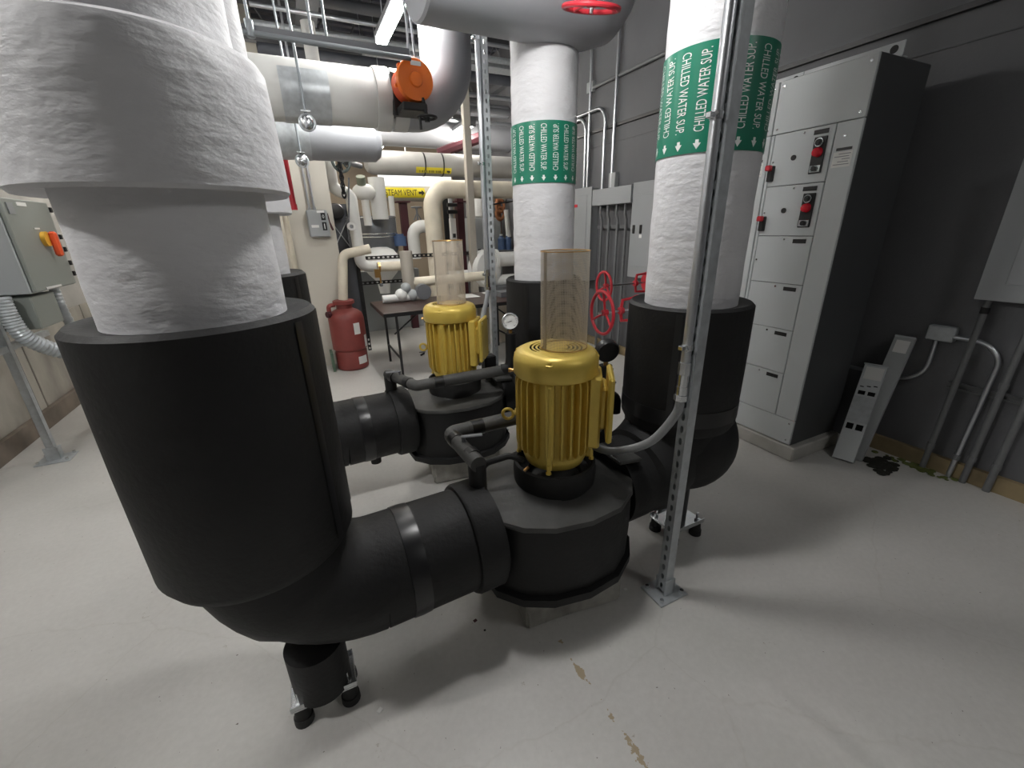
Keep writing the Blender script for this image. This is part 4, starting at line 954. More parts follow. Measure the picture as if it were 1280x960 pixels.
for k in range(6):
    an = 2*PI*k/6+.3; u, v = frame_of(d); bm = new(); pp = c+(u*math.cos(an)+v*math.sin(an))*.118+Vector((-.01, .05, 0)); cyl(bm, pp, pp+d*.03, .012, n=8); part('housing_bolt', bm, M['orange'], t)
bm = new(); box(bm, c+Vector((-.03, .20, -.05)), (.20, .12, .26), .01); box(bm, c+Vector((-.02, .08, -.155)), (.17, .2, .05), .008); part('mounting_bracket', bm, M['black'], t)
hc_ = c+Vector((.055, -.02, -.215)); h = handwheel(t, hc_, (0, 0, 1), .062, .009, 3, .2, 'handwheel', 'black')
bm = new(); cyl(bm, hc_+Vector((0, 0, 0)), c+Vector((.04, 0, -.10)), .012, n=10); part('stem', bm, M['black'], t)
bm = new(); cyl(bm, hc_+Vector((-.055, -.02, 0)), hc_+Vector((-.055, -.02, -.08)), .009, n=10); part('crank_grip', bm, M['black'], t)
for i, dx in enumerate((-.02, .02)):
    bm = new(); tube(bm, [c+Vector((dx, .03, .11)), c+Vector((dx*.7, .04, .35)), c+Vector((dx*.6-.04, .0, .6)), (c.x+dx-.14, c.y-.12, 4.2)], .008, 8)
    part('cable_conduit', bm, M['emt'], t)
# second, lower main behind
t = thing('overhead_main', 'grey lower main behind the white one, ending in a rounded cap', 'pipe', (-.6, 4.45, 2.12))
bm = new(); tube(bm, [(XL+.01, 4.45, 2.29), (.68, 4.45, 2.29), (.80, 4.45, 2.29), (.845, 4.45, 2.29), (.862, 4.45, 2.29)], [.165, .165, .16, .125, .07], 36); part('jacket', bm, M['grey_pipe'], t)
bm = new(); g = [[bm.verts.new((x, 4.45-.169*math.sin(math.radians(-20+k*140/n)), 2.29-.169*math.cos(math.radians(-20+k*140/n)))) for k in range(n+1)] for x in (.02, .26)]
for k in range(n): bm.faces.new((g[0][k], g[0][k+1], g[1][k+1], g[1][k]))
part('saddle', bm, M['galv'], t, label='bare galvanised saddle')
for (x, y, zb, lab) in ((.205, AY-.215, 2.20, 'front pipe hanger rod with a round clevis, before the white main'), (.17, 4.45-.20, 2.09, 'rear pipe hanger rod with a round clevis, below the front one')):
    t = thing('pipe_hanger', lab, 'hanger', (x, y, zb), 'pipe hangers')
    bm = new(); cyl(bm, (x, y, zb+.05), (x-.02, y+.02, 4.2), .0085, n=8); part('rod', bm, M['galv_dull'], t)
    bm = new(); sphere(bm, (x, y, zb), .042, 18, 12, (1, .6, 1.15)); part('clevis', bm, M['steel'], t)
    bm = new(); torus(bm, (x, y, zb), .046, .007, (0, 1, 0), 24, 8); part('clevis_ring', bm, M['galv'], t)
    bm = new(); box(bm, (x, y, zb+.062), (.06, .04, .008), .001); part('nut_plate', bm, M['galv'], t)
bm = new(); bx(bm, -1.2, .87, 3.22, 3.26, 2.585, 2.626); solo('trapeze_strut', bm, M['beam'], 'long grey trapeze strut hung above the white main', 'strut')
bm = new(); tube(bm, [(-1.3, 3.20, 2.60), (.87, 3.20, 2.567)], .014, 10); solo('ceiling_conduit', bm, M['galv_dull'], 'pale conduit running along the trapeze strut above the white main', 'conduit')
for x in (-.02, .30, .38):
    bm = new(); cyl(bm, (x, 3.24, 2.60), (x+.0, 3.24, 4.2), .008, n=8); solo('threaded_rod', bm, M['galv_dull'], {-.02: 'threaded rod left at the trapeze strut, near the white riser', .30: 'middle threaded rod holding the trapeze strut', .38: 'right threaded rod holding the trapeze strut'}[x], 'rod', 'rods of the trapeze strut')
bm = new(); cyl(bm, (-.02, 3.20, 2.56), (-.02, 3.20, 2.64), .022, n=12); solo('rod_coupling', bm, M['galv_dull'], 'small bright coupling under the left rod of the trapeze strut', 'coupling')
# other overhead runs deep in the room
runs = [(5.6, 3.72, .05, 'beam'), (5.9, 3.55, .035, 'galv'), (6.1, 3.40, .06, 'dark_steel'), (6.3, 3.25, .03, 'emt'), (6.5, 3.13, .045, 'beam'), (6.7, 3.02, .025, 'emt'), (5.2, 3.45, .02, 'emt'), (7.2, 3.3, .09, 'grey_pipe')]
names = ['thick grey', 'galvanised', 'dark', 'thin bright', 'medium grey', 'thinnest bright', 'front thin bright', 'thick pale']
for (yy, zz, r, mm), nm in zip(runs, names):
    bm = new(); tube(bm, [(-.0, yy, zz), (XR-.02, yy, zz)], r, 14); solo('ceiling_pipe', bm, M[mm], nm+' pipe running across the room below the ceiling, behind the far slotted post', 'pipe', 'pipes across the far ceiling')
bm = new(); bx(bm, 1.2, XR-.02, 6.35, 6.75, 3.62, 3.68); solo('cable_tray', bm, M['galv'], 'flat cable tray below the far ceiling', 'tray')
bm = new(); tube(bm, [(1.35, 7.2, 2.92), (XR-.02, 7.2, 2.92)], .20, 28); solo('far_main', bm, M['grey_pipe'], 'wide pale main below the ceiling behind the far slotted post', 'pipe')

# ------------------------------------------------------------------ far equipment
# red tank with its cream feed
t = thing('red_tank', 'rust red cylindrical tank with white stickers beside the beige partition', 'tank', (.385, 5.22, 0))
cx, cy = .385, 5.22
bm = new(); lathe(bm, [(0, .003), (.165, .003), (.178, .02), (.178, .21), (.170, .225), (.176, .235), (.195, .25), (.195, .60), (.18, .65), (.14, .685), (.095, .705), (.088, .715), (.088, .755), (.105, .76), (.118, .765), (.118, .80), (.105, .806), (0, .806)], (cx, cy, 0), 40); part('shell', bm, M['red_tank'], t)
for a0, a1, z0, z1, r in ((-75, -53, .43, .56, .1965), (-72, -32, .07, .16, .1795), (-38, -20, .26, .40, .1965)):
    bm = new(); n = 6; gg = [[bm.verts.new((cx+r*math.cos(math.radians(a0+(a1-a0)*k/n)), cy+r*math.sin(math.radians(a0+(a1-a0)*k/n)), z)) for k in range(n+1)] for z in (z0, z1)]
    for k in range(n): bm.faces.new((gg[0][k], gg[0][k+1], gg[1][k+1], gg[1][k]))
    part('sticker', bm, M['paper'], t, label='white sticker')
bm = new(); tube(bm, fillet([(cx-.10, cy-.02, .76), (cx-.17, cy-.04, .76), (cx-.17, cy-.04, .66)], .03, 4), .024, 10); part('side_fitting', bm, M['red_tank'], t)
bm = new(); cyl(bm, (cx-.165, cy-.06, .665), (cx-.20, cy-.08, .665), .035, n=14); part('relief_valve', bm, M['maroon'], t)
bm = new(); bx(bm, cx-.235, cx-.205, cy-.10, cy+.12, .002, .22); solo('green_board', bm, mat('green_sheet', (.08, .13, .09), .6), 'small dark green board standing beside the red tank', 'board')
def pipe(label, pts, r, m_='white_pipe', fil=.12, name='process_pipe', group=None, n=16):
    bm = new(); tube(bm, fillet(pts, fil, 6), r, n); return solo(name, bm, M[m_], label, 'pipe', group)
a = P(424, 316, 5.25)
pipe('cream pipe rising from the red tank and bending right', [(cx, cy, .807), (a.x+.03, cy, a.z-.02), (a.x+.33, cy, a.z+.03)], .052, 'cream', .09)
b1, b2, b3 = P(409, 190, 5.75), P(436, 242, 5.75), P(445, 331, 5.75)
pipe('pale pipe stepping down beside the partition to the low cream line', [(b1.x, 5.75, 4.2), (b1.x+.0, 5.75, b2.z+.03), (b2.x+.02, 5.75, b2.z+.01), (b2.x+.02, 5.75, b3.z-.03), (P(500, 329, 5.75).x+.15, 5.75, b3.z-.02)], .068, 'white_pipe', .10)
t = thing('test_port', 'white round pipe end facing the camera on the pale pipe', 'fitting', P(439, 283, 5.6))
c = P(439, 283, 5.58)
bm = new(); ring_closed(bm, [(.022, -.03), (.046, -.03), (.046, .03), (.022, .03)], c, 20, Matrix.Rotation(PI/2, 4, 'X')); part('ring', bm, M['paper'], t)
bm = new(); cyl(bm, c+Vector((0, 0, 0)), c+Vector((0, .12, 0)), .021, n=12); part('core', bm, M['grey_box'], t)
# chain wheel and chain
t = thing('chain_wheel', 'dark chain wheel with a hanging chain above the pale pipe', 'wheel', P(425, 203, 5.4))
c = P(426, 201, 5.4); bm = new(); torus(bm, c, .105, .016, (.5, -1, 0), 32, 8); part('rim', bm, mat('wheel_green_grey', (.07, .09, .085), .5), t)
for k in range(4):
    an = k*PI/4; u, v = frame_of(Vector((.5, -1, 0))); bm = new(); dd = (u*math.cos(an)+v*math.sin(an))*.10; cyl(bm, c-dd, c+dd, .009, n=8); part('spoke', bm, mat('wheel_spoke', (.07, .09, .085), .5) if k == 0 else bpy.data.materials['wheel_spoke'], t)
bm = new(); cyl(bm, c, c+Vector((.25, .35, 0)), .03, n=10); part('shaft', bm, M['beam'], t)
ct, cb_ = P(421, 178, 5.3), P(430, 243, 5.3); nlk = 13; mlink = None
for k in range(nlk):
    p = ct.lerp(cb_, k/(nlk-1))
    bm = new(); torus(bm, (0, 0, 0), .021, .0085, (0, 1, 0), 14, 6); bmesh.ops.scale(bm, vec=(1, 1, 1.55), verts=bm.verts)
    if k == 0: lk = part('chain_link', bm, M['chain'], t, True); lk.location = p-t.location; lk.rotation_euler = (0, 0, .4)
    else: share(lk, t, p-t.location, .4 if k % 2 == 0 else 1.97)
pipe('slim dark rod beside the chain', [P(436, 222, 5.6), P(436, 300, 5.6)], .010, 'beam', name='thin_rod')
# header C with yellow label, vent pipe, white duct
CY, CZ, CR = 6.5, 2.40, .15
t = thing('steam_header', 'large grey beige header across the far room with a yellow strip label', 'pipe', (2.0, CY, CZ-CR))
c0 = P(455, 200, CY).x
bm = new(); tube(bm, [(c0, CY, CZ), (c0+.03, CY, CZ), (c0+.10, CY, CZ), (XR-.02, CY, CZ)], [.07, .12, CR, CR], 36); part('jacket', bm, mat('beige_grey_cover', (.33, .325, .31), .5, var=.05), t)
def arc_label(x0, x1, a0, a1, yc, zc, r, m_, par, nm='pipe_label', lab=None):
    bm = new(); n = 6; gg = [[bm.verts.new((x, yc-r*math.cos(math.radians(a0+(a1-a0)*k/n)), zc+r*math.sin(math.radians(a0+(a1-a0)*k/n)))) for k in range(n+1)] for x in (x0, x1)]
    for k in range(n): bm.faces.new((gg[0][k], gg[0][k+1], gg[1][k+1], gg[1][k]))
    return part(nm, bm, m_, par, label=lab)
lx0, lx1 = P(520, 212, CY-.12).x, P(564, 212, CY-.12).x
lb = arc_label(lx0, lx1, -52, -20, CY, CZ, CR+.003, M['yellow_label'], t, lab='yellow strip label')
bm = new()
for k in range(11):
    x = lx0+.04+k*(lx1-lx0-.14)/11; an = math.radians(-38); bx(bm, x, x+.020+.008*(k % 3), CY-(CR+.006)*math.cos(an)-.002, CY-(CR+.006)*math.cos(an), CZ+(CR+.006)*math.sin(an)-.02, CZ+(CR+.006)*math.sin(an)+.02)
o = part('print_marks', bm, mat('olive_print', (.22, .19, .02), .5), lb); o['kind'] = 'stuff'
bm = new(); x = lx1-.07; yq, zq = CY-(CR+.009)*math.cos(math.radians(-37)), CZ+(CR+.009)*math.sin(math.radians(-37))
bm.faces.new([bm.verts.new(v) for v in ((x, yq, zq-.014), (x+.022, yq, zq-.014), (x+.022, yq, zq-.034), (x+.055, yq, zq), (x+.022, yq, zq+.034), (x+.022, yq, zq+.014), (x, yq, zq+.014))]); part('arrow', bm, M['black_ink'], lb)
for px in (532, 555):
    x = P(px, 205, CY-CR).x; bm = new(); ring_closed(bm, [(CR-.002, -.009), (CR+.004, -.009), (CR+.004, .009), (CR-.002, .009)], (x, CY, CZ), 36, Matrix.Rotation(PI/2, 4, 'Y')); part('strap', bm, M['black'], t, label='thin black strap')
VY, VZ, VR = 7.4, 2.085, .115
t = thing('steam_vent_pipe', 'tan horizontal pipe with the yellow steam vent label', 'pipe', (2.2, VY, VZ-VR))
bm = new(); tube(bm, [(P(470, 241, VY).x-.1, VY, VZ), (XR-.02, VY, VZ)], VR, 28); part('jacket', bm, mat('tan_cover', (.50, .46, .38), .55), t)
lx0, lx1 = P(478, 240, VY-.1).x, P(531, 240, VY-.1).x
lb = arc_label(lx0, lx1, -32, 44, VY, VZ, VR+.003, M['yellow_label'], t, lab='yellow label reading STEAM VENT')
bm = new(); text_on(bm, 'STEAM VENT', (lx0+.04, VY-VR-.0065, VZ-.035), (1, 0, 0), (0, 0, 1), (lx1-lx0)*.74, .088); part('lettering', bm, M['black_ink'], lb)
bm = new(); x = lx0+(lx1-lx0)*.84; yq, zq = VY-VR-.0065, VZ+.008
bm.faces.new([bm.verts.new(v) for v in ((x, yq, zq-.018), (x+.05, yq, zq-.018), (x+.05, yq, zq-.045), (x+.10, yq, zq), (x+.05, yq, zq+.045), (x+.05, yq, zq+.018), (x, yq, zq+.018))]); part('arrow', bm, M['black_ink'], lb)
bm = new(); bx(bm, P(476, 222, 8.2).x, P(560, 222, 8.2).x, 8.0, 8.5, P(500, 232, 8.2).z, P(500, 212, 8.2).z, .03); cyl(bm, (2.0, 8.25, P(500, 214, 8.2).z), (2.0, 8.25, ZC), .01, n=6); cyl(bm, (2.9, 8.25, P(500, 214, 8.2).z), (2.9, 8.25, ZC), .01, n=6); solo('glow_duct', bm, emission('duct_glow', (1.0, .99, .95), .8), 'wide white duct with its lit look put in as glow, between the grey header and the steam vent pipe', 'light')  # duct glows by itself, standing in for bright light falling on it
# big cream elbow pipe
EY, EZ, ER = 6.0, 2.045, .115
pipe('big cream pipe rising behind the rear motor and turning right overhead', [(P(545, 320, EY).x, EY, .002), (P(545, 320, EY).x, EY, EZ), (XR-.02, EY, EZ)], ER, 'cream', .24, n=28)
# white trap loop with a small valve
x1, x2 = P(517, 300, 6.3).x, P(538, 300, 6.3).x
zt = P(525, 283, 6.3).z
pipe('white inverted U pipe loop left of the big cream pipe', [(x1, 6.3, 1.15), (x1, 6.3, zt), (x2+.02, 6.3, zt)], .085, 'white_pipe', .14, n=20)
t = thing('hand_valve', 'small bronze valve with a round handle on top of the white pipe loop', 'valve', (x1+.07, 6.3, zt+.08)); c = Vector((x1+.085, 6.3, zt+.085))
bm = new(); cyl(bm, c, c+Vector((0, 0, .16)), .014, n=10); tube(bm, [c+Vector((-.05, 0, 0)), c+Vector((0, 0, .10)), c+Vector((.05, 0, 0))], .010, 8); part('yoke', bm, M['beam'], t)
handwheel(t, c+Vector((0, 0, .165)), (0, 0, 1), .068, .009, 3, 0, 'handwheel', 'beam')
# stainless receiver with dished white pan and its perforated frame
TX, TY = P(467, 300, 6.6).x, 6.6
t = thing('stainless_receiver', 'stainless receiver tank behind the folding table, with a white dished bottom', 'tank', (TX, TY, .7))
bm = new(); lathe(bm, [(0, 1.73), (.33, 1.73), (.335, 1.72), (.335, 1.28), (.30, 1.22), (0, 1.22)], (TX, TY, 0), 40); part('shell', bm, M['stainless'], t)
for z in (1.50, 1.46, 1.71):
    bm = new(); torus(bm, (TX, TY, z), .336, .008, (0, 0, 1), 40, 6); part('band', bm, M['steel'], t)
bm = new(); lathe(bm, [(0, 1.33), (.10, 1.325), (.18, 1.29), (.235, 1.22)], (TX+.02, TY-.30, 0), 28); lathe(bm, [(.235, 1.22), (.235, 1.05), (.20, .98), (.09, .86), (.07, .70), (0, .70)], (TX+.02, TY-.30, 0), 28); part('dished_pan', bm, M['paper'], t)
bm = new(); cyl(bm, (TX+.33, TY-.2, 1.33), (TX+.33, TY-.2, 1.46), .09, n=20); cyl(bm, (TX+.33, TY-.2, 1.46), (TX+.33, TY-.2, 1.49), .06, n=16); solo('blue_motor', bm, M['blue'], 'small dusty blue motor at the right of the stainless receiver', 'motor')
t = thing('perforated_frame', 'black perforated angle frame around the receiver and behind the table', 'frame', (P(445, 398, 5.9).x, 5.9, 0))
xa, xb = P(446, 322, 5.9).x, P(600, 320, 5.9).x
def rail(x0, x1, z):
    bm = new(); slotted(bm, .045, x1-x0, .06, .022, .032, .003); bmesh.ops.rotate(bm, cent=(0, 0, 0), matrix=Matrix.Rotation(PI/2, 3, 'Y'), verts=bm.verts)
    bmesh.ops.rotate(bm, cent=(0, 0, 0), matrix=Matrix.Rotation(PI/2, 3, 'X'), verts=bm.verts)
    bmesh.ops.translate(bm, vec=(x0, 5.9, z), verts=bm.verts); part('rail', bm, M['black'], t)
rail(xa, xb, P(450, 323, 5.9).z); rail(xa, xb, P(500, 351, 5.9).z+.0)
for x in (xa, xb):
    bm = new(); slotted(bm, .045, 1.30, .06, .022, .032, .003); bmesh.ops.rotate(bm, cent=(0, 0, 0), matrix=Matrix.Rotation(PI/2, 3, 'Z'), verts=bm.verts); bmesh.ops.translate(bm, vec=(x, 5.9, .0), verts=bm.verts); part('upright', bm, M['black'], t)
# small bore pipework in front of the receiver
zz = P(470, 331, 5.75).z
pipe('short cream valve run joining the pale pipe', [(P(470, 330, 5.7).x, 5.62, zz-.02), (P(505, 328, 5.7).x, 5.62, zz-.02)], .058, 'cream')
xv = P(503, 340, 5.55).x
pipe('thick tan vertical pipe stub over the folding table', [(xv, 5.25, P(502, 314, 5.25).z), (xv, 5.25, .7435)], .075, 'tan_post')
pipe('cream level pipe above the folding table', [(xv+.02, 5.25, P(505, 357, 5.25).z+.03), (2.3, 5.25, P(505, 357, 5.25).z+.05)], .058, 'cream')
bm = new(); bx(bm, P(467, 345, 5.7).x, P(473, 345, 5.7).x, 5.55, 5.60, zz-.14, zz-.04); solo('bronze_tag', bm, M['brass'], 'small brass valve tag hanging from the cream run', 'tag')
t = thing('bronze_drip_valve', 'small drip valve hanging under the cream run', 'valve', (P(476, 345, 5.55).x, 5.55, zz-.25)); x = P(476, 345, 5.55).x
bm = new(); cyl(bm, (x, 5.60, zz-.22), (x, 5.60, zz-.01), .010, n=8); part('stem', bm, M['brass'], t)
bm = new(); cyl(bm, (x-.012, 5.60, zz-.02), (x+.012, 5.60, zz-.02), .062, n=16); part('saddle_clip', bm, M['brass'], t)
bm = new(); sphere(bm, (x, 5.60, zz-.235), .024, 12, 8); part('ball', bm, M['beam'], t)
# valve cluster above the receiver
vx = P(466, 240, 6.2).x
pipe('fat white vertical pipe above the receiver', [(vx+.06, 6.2, 1.68), (vx+.06, 6.2, P(466, 222, 6.2).z)], .105, 'white_pipe', n=20)
t = thing('globe_valve', 'whitish globe valve with a green grey stem above the receiver', 'valve', (vx-.06, 6.1, P(455, 245, 6.1).z)); c = P(455, 240, 6.1)
bm = new(); sphere(bm, c, .12, 20, 14, (1.2, .9, .85)); part('body', bm, M['white_pipe'], t)
bm = new(); cyl(bm, c+Vector((-.02, -.03, .07)), c+Vector((-.03, -.08, .17)), .055, n=16); part('bonnet', bm, mat('green_grey', (.16, .18, .13), .6), t)
bm = new(); cyl(bm, c+Vector((0, 0, -.05)), c+Vector((0, 0, -.40)), .05, n=16); part('lower_leg', bm, M['white_pipe'], t)
pipe('white vertical pipe right of the globe valve', [P(476, 262, 6.3), P(474, 222, 6.3)], .055, 'white_pipe')
pipe('slim white vertical pipe beside the maroon column', [(P(492, 290, 6.7).x, 6.7, 1.0), (P(488, 240, 6.7).x, 6.7, 2.0)], .04, 'white_pipe')
pipe('thin brown pipe with a bronze fitting left of the receiver', [P(443, 290, 6.1), P(442, 245, 6.1)], .022, 'copper')
bm = new(); sphere(bm, P(442, 264, 6.05), .05, 14, 10, (1.2, 1, .8)); solo('bronze_fitting', bm, M['brass'], 'bronze fitting on the thin brown pipe', 'fitting')
bm = new(); c = P(455, 350, 6.9); bx(bm, c.x-.05, c.x+.9, 7.08, 7.25, 0, .95, .01); solo('grey_cabinet', bm, M['grey_box'], 'low grey cabinet under the receiver', 'cabinet')
# maroon columns, tan post, black panel, meter
for px, lab, yy in ((505, 'dark maroon column left of the white pipe loop', 7.0), (575, 'maroon column behind the tan post', 6.9)):
    x = P(px, 270, yy).x; bm = new(); bx(bm, x-.055, x+.055, yy-.05, yy+.05, 0, 1.95 if px < 520 else 2.0); bx(bm, x-.10, x+.10, yy-.09, yy+.09, 1.93, 1.95); solo('steel_column', bm, M['maroon'], lab, 'column', 'maroon steel columns')
c0, c1 = P(552, 190, 6.9), P(598, 172, 6.9)
bm = new(); tube(bm, [P(548, 192, 6.9), P(600, 172, 6.6)], .075, 8); solo('brace_beam', bm, M['maroon'], 'maroon sloping brace under the far ceiling pipes', 'beam')
x = P(587, 250, 5.82).x; bm = new(); bx(bm, x-.035, x+.055, 5.78, 5.87, 0, 4.2, .004); solo('tan_post', bm, M['tan_post'], 'tan square post left of the far slotted post', 'post')
c0, c1 = P(553, 246, 6.9), P(563, 300, 6.9)
bm = new(); bx(bm, c0.x, c1.x+.02, 6.9, 6.93, 0, c0.z); solo('black_panel', bm, M['black'], 'narrow black panel right of the big cream pipe', 'panel')
t = thing('flow_meter', 'white upright flow meter with black valves above it', 'meter', (P(567, 300, 6.7).x, 6.7, P(567, 300, 6.7).z)); x = P(567, 300, 6.7).x
bm = new(); cyl(bm, (x-.01, 6.75, 0), (x-.01, 6.75, 2.2), .02, n=10); bx(bm, x-.045, x+.045, 6.66, 6.74, P(567, 299, 6.7).z, P(567, 273, 6.7).z, .006); part('case', bm, M['paper'], t)
bm = new(); bx(bm, x-.02, x+.025, 6.65, 6.661, P(567, 297, 6.7).z, P(567, 292, 6.7).z); part('window', bm, M['black'], t)
bm = new(); z = P(567, 265, 6.7).z; cyl(bm, (x-.01, 6.69, P(567, 273, 6.7).z), (x-.01, 6.69, P(567, 246, 6.7).z), .03, n=12); part('riser_tube', bm, M['grey_box'], t)
for dz in (0, .1): bm = new(); cyl(bm, (x-.08, 6.66, z+dz), (x+.07, 6.66, z+dz), .028, n=12); part('valve_knob', bm, M['black'], t)
c = P(597, 290, 7.2); bm = new(); bx(bm, c.x-.10, c.x+.45, 7.2, 7.6, .6, P(597, 272, 7.2).z, .01); solo('grey_cabinet', bm, M['grey_box'], 'tall plain grey cabinet seen between the tan post and the slotted post', 'cabinet')
c = P(597, 262, 7.3); bm = new(); lathe(bm, [(.05, 0), (.16, .05), (.16, .25), (.10, .5), (0, .5)], (c.x, 7.4, c.z-.16), 20); solo('white_hopper', bm, M['paper'], 'white tapered hopper above the plain grey cabinet', 'hopper')
# copper manifold and bottles right of the slotted post
t = thing('copper_manifold', 'brown copper manifold right of the far slotted post', 'manifold', P(625, 275, 7.2))
for px, py, w_, h_ in ((625, 257, 9, 7), (625, 267, 10, 10)):
    c = P(px, py, 7.2); bm = new(); torus(bm, c, .075, .024, (0, 1, 0), 16, 8); bmesh.ops.scale(bm, vec=(1, 1, 1.3), space=Matrix.Translation(-c), verts=bm.verts); part('coil', bm, M['copper'], t)
c = P(625, 262, 7.25); bm = new(); cyl(bm, c+Vector((-.02, .03, -.4)), c+Vector((-.02, .03, .2)), .05, n=12); part('backbone', bm, M['copper'], t)
pipe('thin black line crossing above the copper manifold', [P(612, 256, 7.0), P(645, 251, 7.0)], .012, 'black', name='thin_rod')
pipe('slim white column right of the copper manifold', [P(636, 296, 7.0), P(633, 262, 7.0)], .045, 'white_pipe')
for px, lab in ((627, 'left blue jug behind the slotted post'), (635, 'right blue jug behind the slotted post')):
    c = P(px, 312, 7.0); t = thing('blue_jug', lab, 'jug', (c.x, 7.0, c.z), 'blue jugs'); bm = new(); lathe(bm, [(0, 0), (.06, 0), (.062, .02), (.062, .18), (.03, .21), (.03, .23), (0, .23)], (0, 0, 0), 18); part('body', bm, M['blue'], t, True)
    bm = new(); cyl(bm, (0, 0, .23), (0, 0, .255), .033, n=14); part('cap', bm, M['paper'], t, True)
c = P(631, 330, 7.0); t = thing('jug_shelf', 'shelf carrying the blue jugs', 'shelf', (c.x, 7.05, 0))
bm = new(); bx(bm, c.x-.7, c.x+.5, 6.85, 7.25, c.z+.16, P(631, 312, 7.0).z-.002); part('board', bm, M['beam'], t)
for xx in (c.x-.65, c.x+.45):
    bm = new(); bx(bm, xx-.02, xx+.02, 7.0, 7.04, 0, c.z+.16); part('leg', bm, M['beam'], t)
# white volute pump behind the post
t = thing('white_pump', 'round white insulated pump behind the far slotted post', 'pump', (P(606, 340, 6.0).x, 6.0, .75)); c = P(606, 336, 5.9)
bm = new(); lathe(bm, [(0, -.10), (.24, -.10), (.27, -.06), (.27, .06), (.24, .10), (.10, .12), (0, .12)], c, 36, Matrix.Rotation(PI/2, 4, 'X')@Matrix.Rotation(.35, 4, 'Y')); part('volute', bm, M['paper'], t)
a, b = P(618, 325, 5.9), P(660, 325, 5.9); bm = new(); cyl(bm, (a.x, 5.95, a.z), (a.x+.6, 5.95, a.z), .105, n=24); cyl(bm, (a.x+.02, 5.95, a.z), (a.x+.06, 5.95, a.z), .15, n=24); part('suction_pipe', bm, M['paper'], t)
a = P(618, 350, 5.9); bm = new(); cyl(bm, (a.x-.1, 5.95, a.z-.02), (a.x+.55, 5.95, a.z-.02), .085, n=20); part('lower_pipe', bm, M['white_pipe'], t)
bm = new(); bx(bm, c.x-.10, c.x+.55, 5.75, 6.15, .003, c.z-.25, .01); part('pedestal', bm, M['beam'], t)
pipe('white flanged cross pipe left of the white pump', [P(560, 344, 6.1), P(592, 342, 6.1)], .06, 'white_pipe')
# folding table and the clutter on it
t = thing('folding_table', 'dark brown folding table in front of the far pipework', 'table', (1.4, 4.95, 0))
c1, c2 = PZ(479, 393, .74), PZ(640, 382, .74); c4 = PZ(457, 372, .74)
tx0, tx1, ty0, ty1 = .685, 2.45, 4.42, 5.30
bm = new(); bx(bm, tx0, tx1, ty0, ty1, .735, .742, .002); part('tabletop', bm, M['table'], t)
bm = new()
for q in ((tx0, tx1, ty0, ty0+.015), (tx0, tx1, ty1-.015, ty1)): bx(bm, *q, .70, .735)
bx(bm, tx0, tx0+.015, ty0+.015, ty1-.015, .70, .735); bx(bm, tx1-.015, tx1, ty0+.015, ty1-.015, .70, .735); part('apron', bm, M['black'], t)
for xe in (tx0+.14, tx1-.14):
    for ye in (ty0+.08, ty1-.08):
        bm = new(); cyl(bm, (xe, ye, .002), (xe, ye, .70), .014, n=10); part('leg', bm, M['black'], t)
    bm = new(); cyl(bm, (xe, ty0+.08, .22), (xe, ty1-.08, .22), .012, n=8); part('leg_rail', bm, M['black'], t)
    s = 1 if xe < 1.5 else -1
    bm = new(); cyl(bm, (xe, ty0+.3, .45), (xe+s*.34, ty0+.3, .70), .009, n=8); part('brace', bm, M['black'], t)
t = thing('pipe_fittings', 'dusty valve assembly lying on the folding table', 'fitting', (PZ(490, 365, .742).x, 5.1, .742)); c = Vector((1.02, 5.08, .742))
for k, (dx, dz, r) in enumerate(((0, .08, .075), (.13, .07, .068), (.06, .16, .06))):
    bm = new(); sphere(bm, c+Vector((dx, 0, dz)), r, 16, 12); part('valve_body', bm, M['grey_box'] if k else M['white_pipe'], t)
bm = new(); cyl(bm, c+Vector((-.22, 0, .05)), c+Vector((.25, 0, .055)), .045, n=16); part('pipe_piece', bm, M['white_pipe'], t)
bm = new(); cyl(bm, c+Vector((.26, -.05, .10)), c+Vector((.26, .06, .10)), .09, n=20); part('flange', bm, M['beam'], t)
for (dx, dy, w_, l_, mm, lab) in ((.9, .15, .22, .3, 'paper', 'white sheet of paper on the folding table behind the rear motor'), (1.35, -.1, .3, .2, 'beam', 'dark flat box on the right end of the folding table'), (1.25, .25, .2, .14, 'paper', 'pale small box at the back of the folding table')):
    bm = new(); box(bm, (tx0+.25+dx, 4.9+dy, .7445+(.03 if mm == 'beam' else .002)), (w_, l_, .06 if mm == 'beam' else .003), 0, None); solo('table_item', bm, M[mm], lab, 'box' if mm == 'beam' else 'paper')
bm = new(); bx(bm, .55, 2.9, 7.3, 9.2, 0, .13, .008); solo('housekeeping_pad', bm, M['plinth'], 'low concrete pad on the floor beyond the folding table', 'pad')
bm = new(); bx(bm, 2.05, 2.9, 5.33, 5.72, .003, .62, .01); solo('beige_carton', bm, M['cream'], 'beige cabinet on the floor under the far end of the table', 'cabinet')
t = thing('floor_clamp', 'small dark clamp lying on the floor left of the rear motor', 'clamp', PZ(527, 445, 0))
c = PZ(526, 444, .012); bm = new(); tube(bm, [c, c+Vector((.05, .03, .01)), c+Vector((.07, .12, .0))], .012, 8); part('bar', bm, M['black'], t)
bm = new(); cyl(bm, c+Vector((.02, .16, -.006)), c+Vector((.10, .15, -.006)), .008, n=8); part('screw', bm, M['beam'], t)
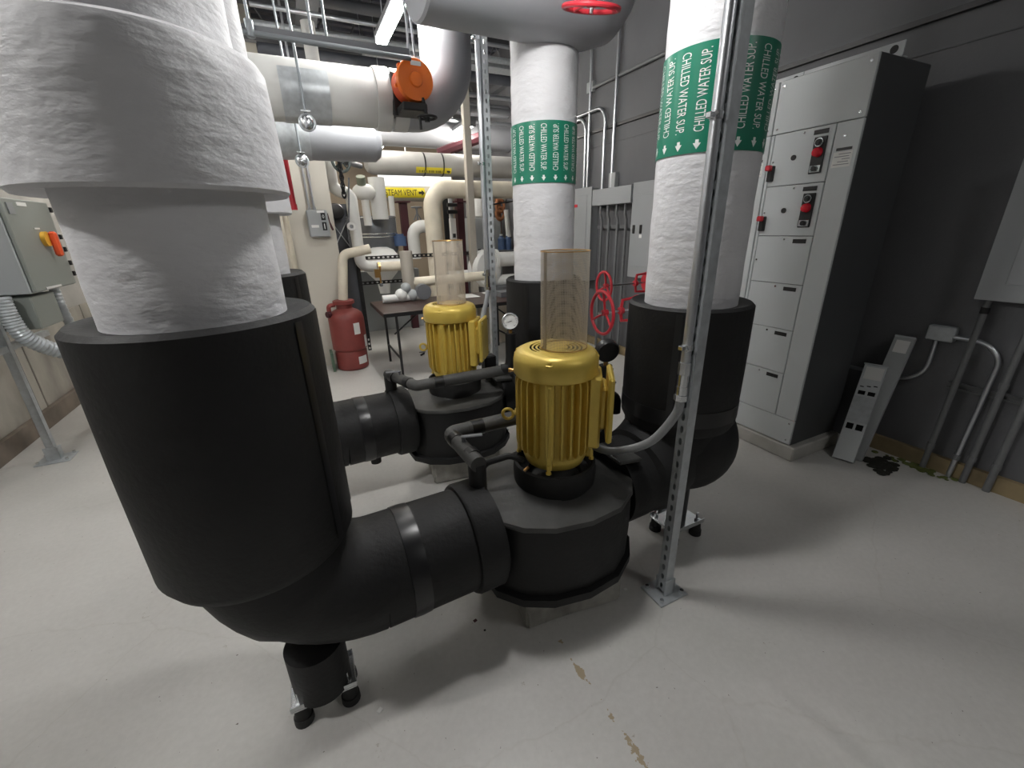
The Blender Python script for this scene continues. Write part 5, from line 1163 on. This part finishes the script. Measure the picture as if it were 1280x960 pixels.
# paint chips on the floor near the pump
for (px, py, s, m_, lab) in ((782, 737, .012, 'paper', 'small white paper scrap on the floor by the slotted post'), (475, 888, .014, 'paper', 'white paint curl on the floor right of the front stand'), (594, 776, .012, 'maroon', 'small dark reddish chip on the floor left of the front pad'), (606, 788, .007, 'moss', 'tiny dark spot of grit on the floor beside the reddish chip')):
    c = PZ(px, py, .001); bm = new(); box(bm, c+Vector((0, 0, .0015)), (s*1.2, s, .002), 0, Matrix.Rotation(px, 3, 'Z')); solo('floor_chip', bm, M[m_], lab, 'chip')
# wide dark shade of an overhead unit at the very top left
t = thing('dark_hood', 'dark round hood at the top edge right of the near white riser', 'hood', (-.075, 2.12, 2.34))
bm = new(); lathe(bm, [(0, .02), (.07, .0), (.08, .02), (.075, .07), (.04, .12), (.016, .17), (0, .17)], (-.075, 2.12, 2.345), 28); part('shell', bm, M['black'], t)
bm = new(); cyl(bm, (-.075, 2.12, 2.50), (-.075, 2.12, ZC), .008, n=8); part('stem', bm, M['beam'], t)
# dark rack glimpsed between the partition and the pale pipe
rc = P(427, 300, 6.75); t = thing('dark_rack', 'dark equipment rack with crossed bracing between the beige partition and the pale pipe', 'rack', (rc.x, 6.85, 0))
for dx in (-.16, .16):
    bm = new(); bx(bm, rc.x+dx-.02, rc.x+dx+.02, 6.73, 6.77, 0, 1.95); part('upright', bm, M['black'], t)
for a, b_ in (((-.15, 1.25), (.15, 1.75)), ((.15, 1.25), (-.15, 1.75))):
    bm = new(); cyl(bm, (rc.x+a[0], 6.74, a[1]), (rc.x+b_[0], 6.74, b_[1]), .008, n=6); part('cross_brace', bm, M['emt'], t)
bm = new(); bx(bm, rc.x-.18, rc.x+.18, 6.78, 6.98, .35, 1.90); part('cabinet', bm, M['dark_steel'], t)
bm = new(); lathe(bm, [(0, -.1), (.09, -.08), (.11, 0), (.09, .08), (0, .1)], (rc.x-.02, 6.70, 1.80), 18, Matrix.Rotation(PI/2, 4, 'X')); part('round_housing', bm, M['black'], t)
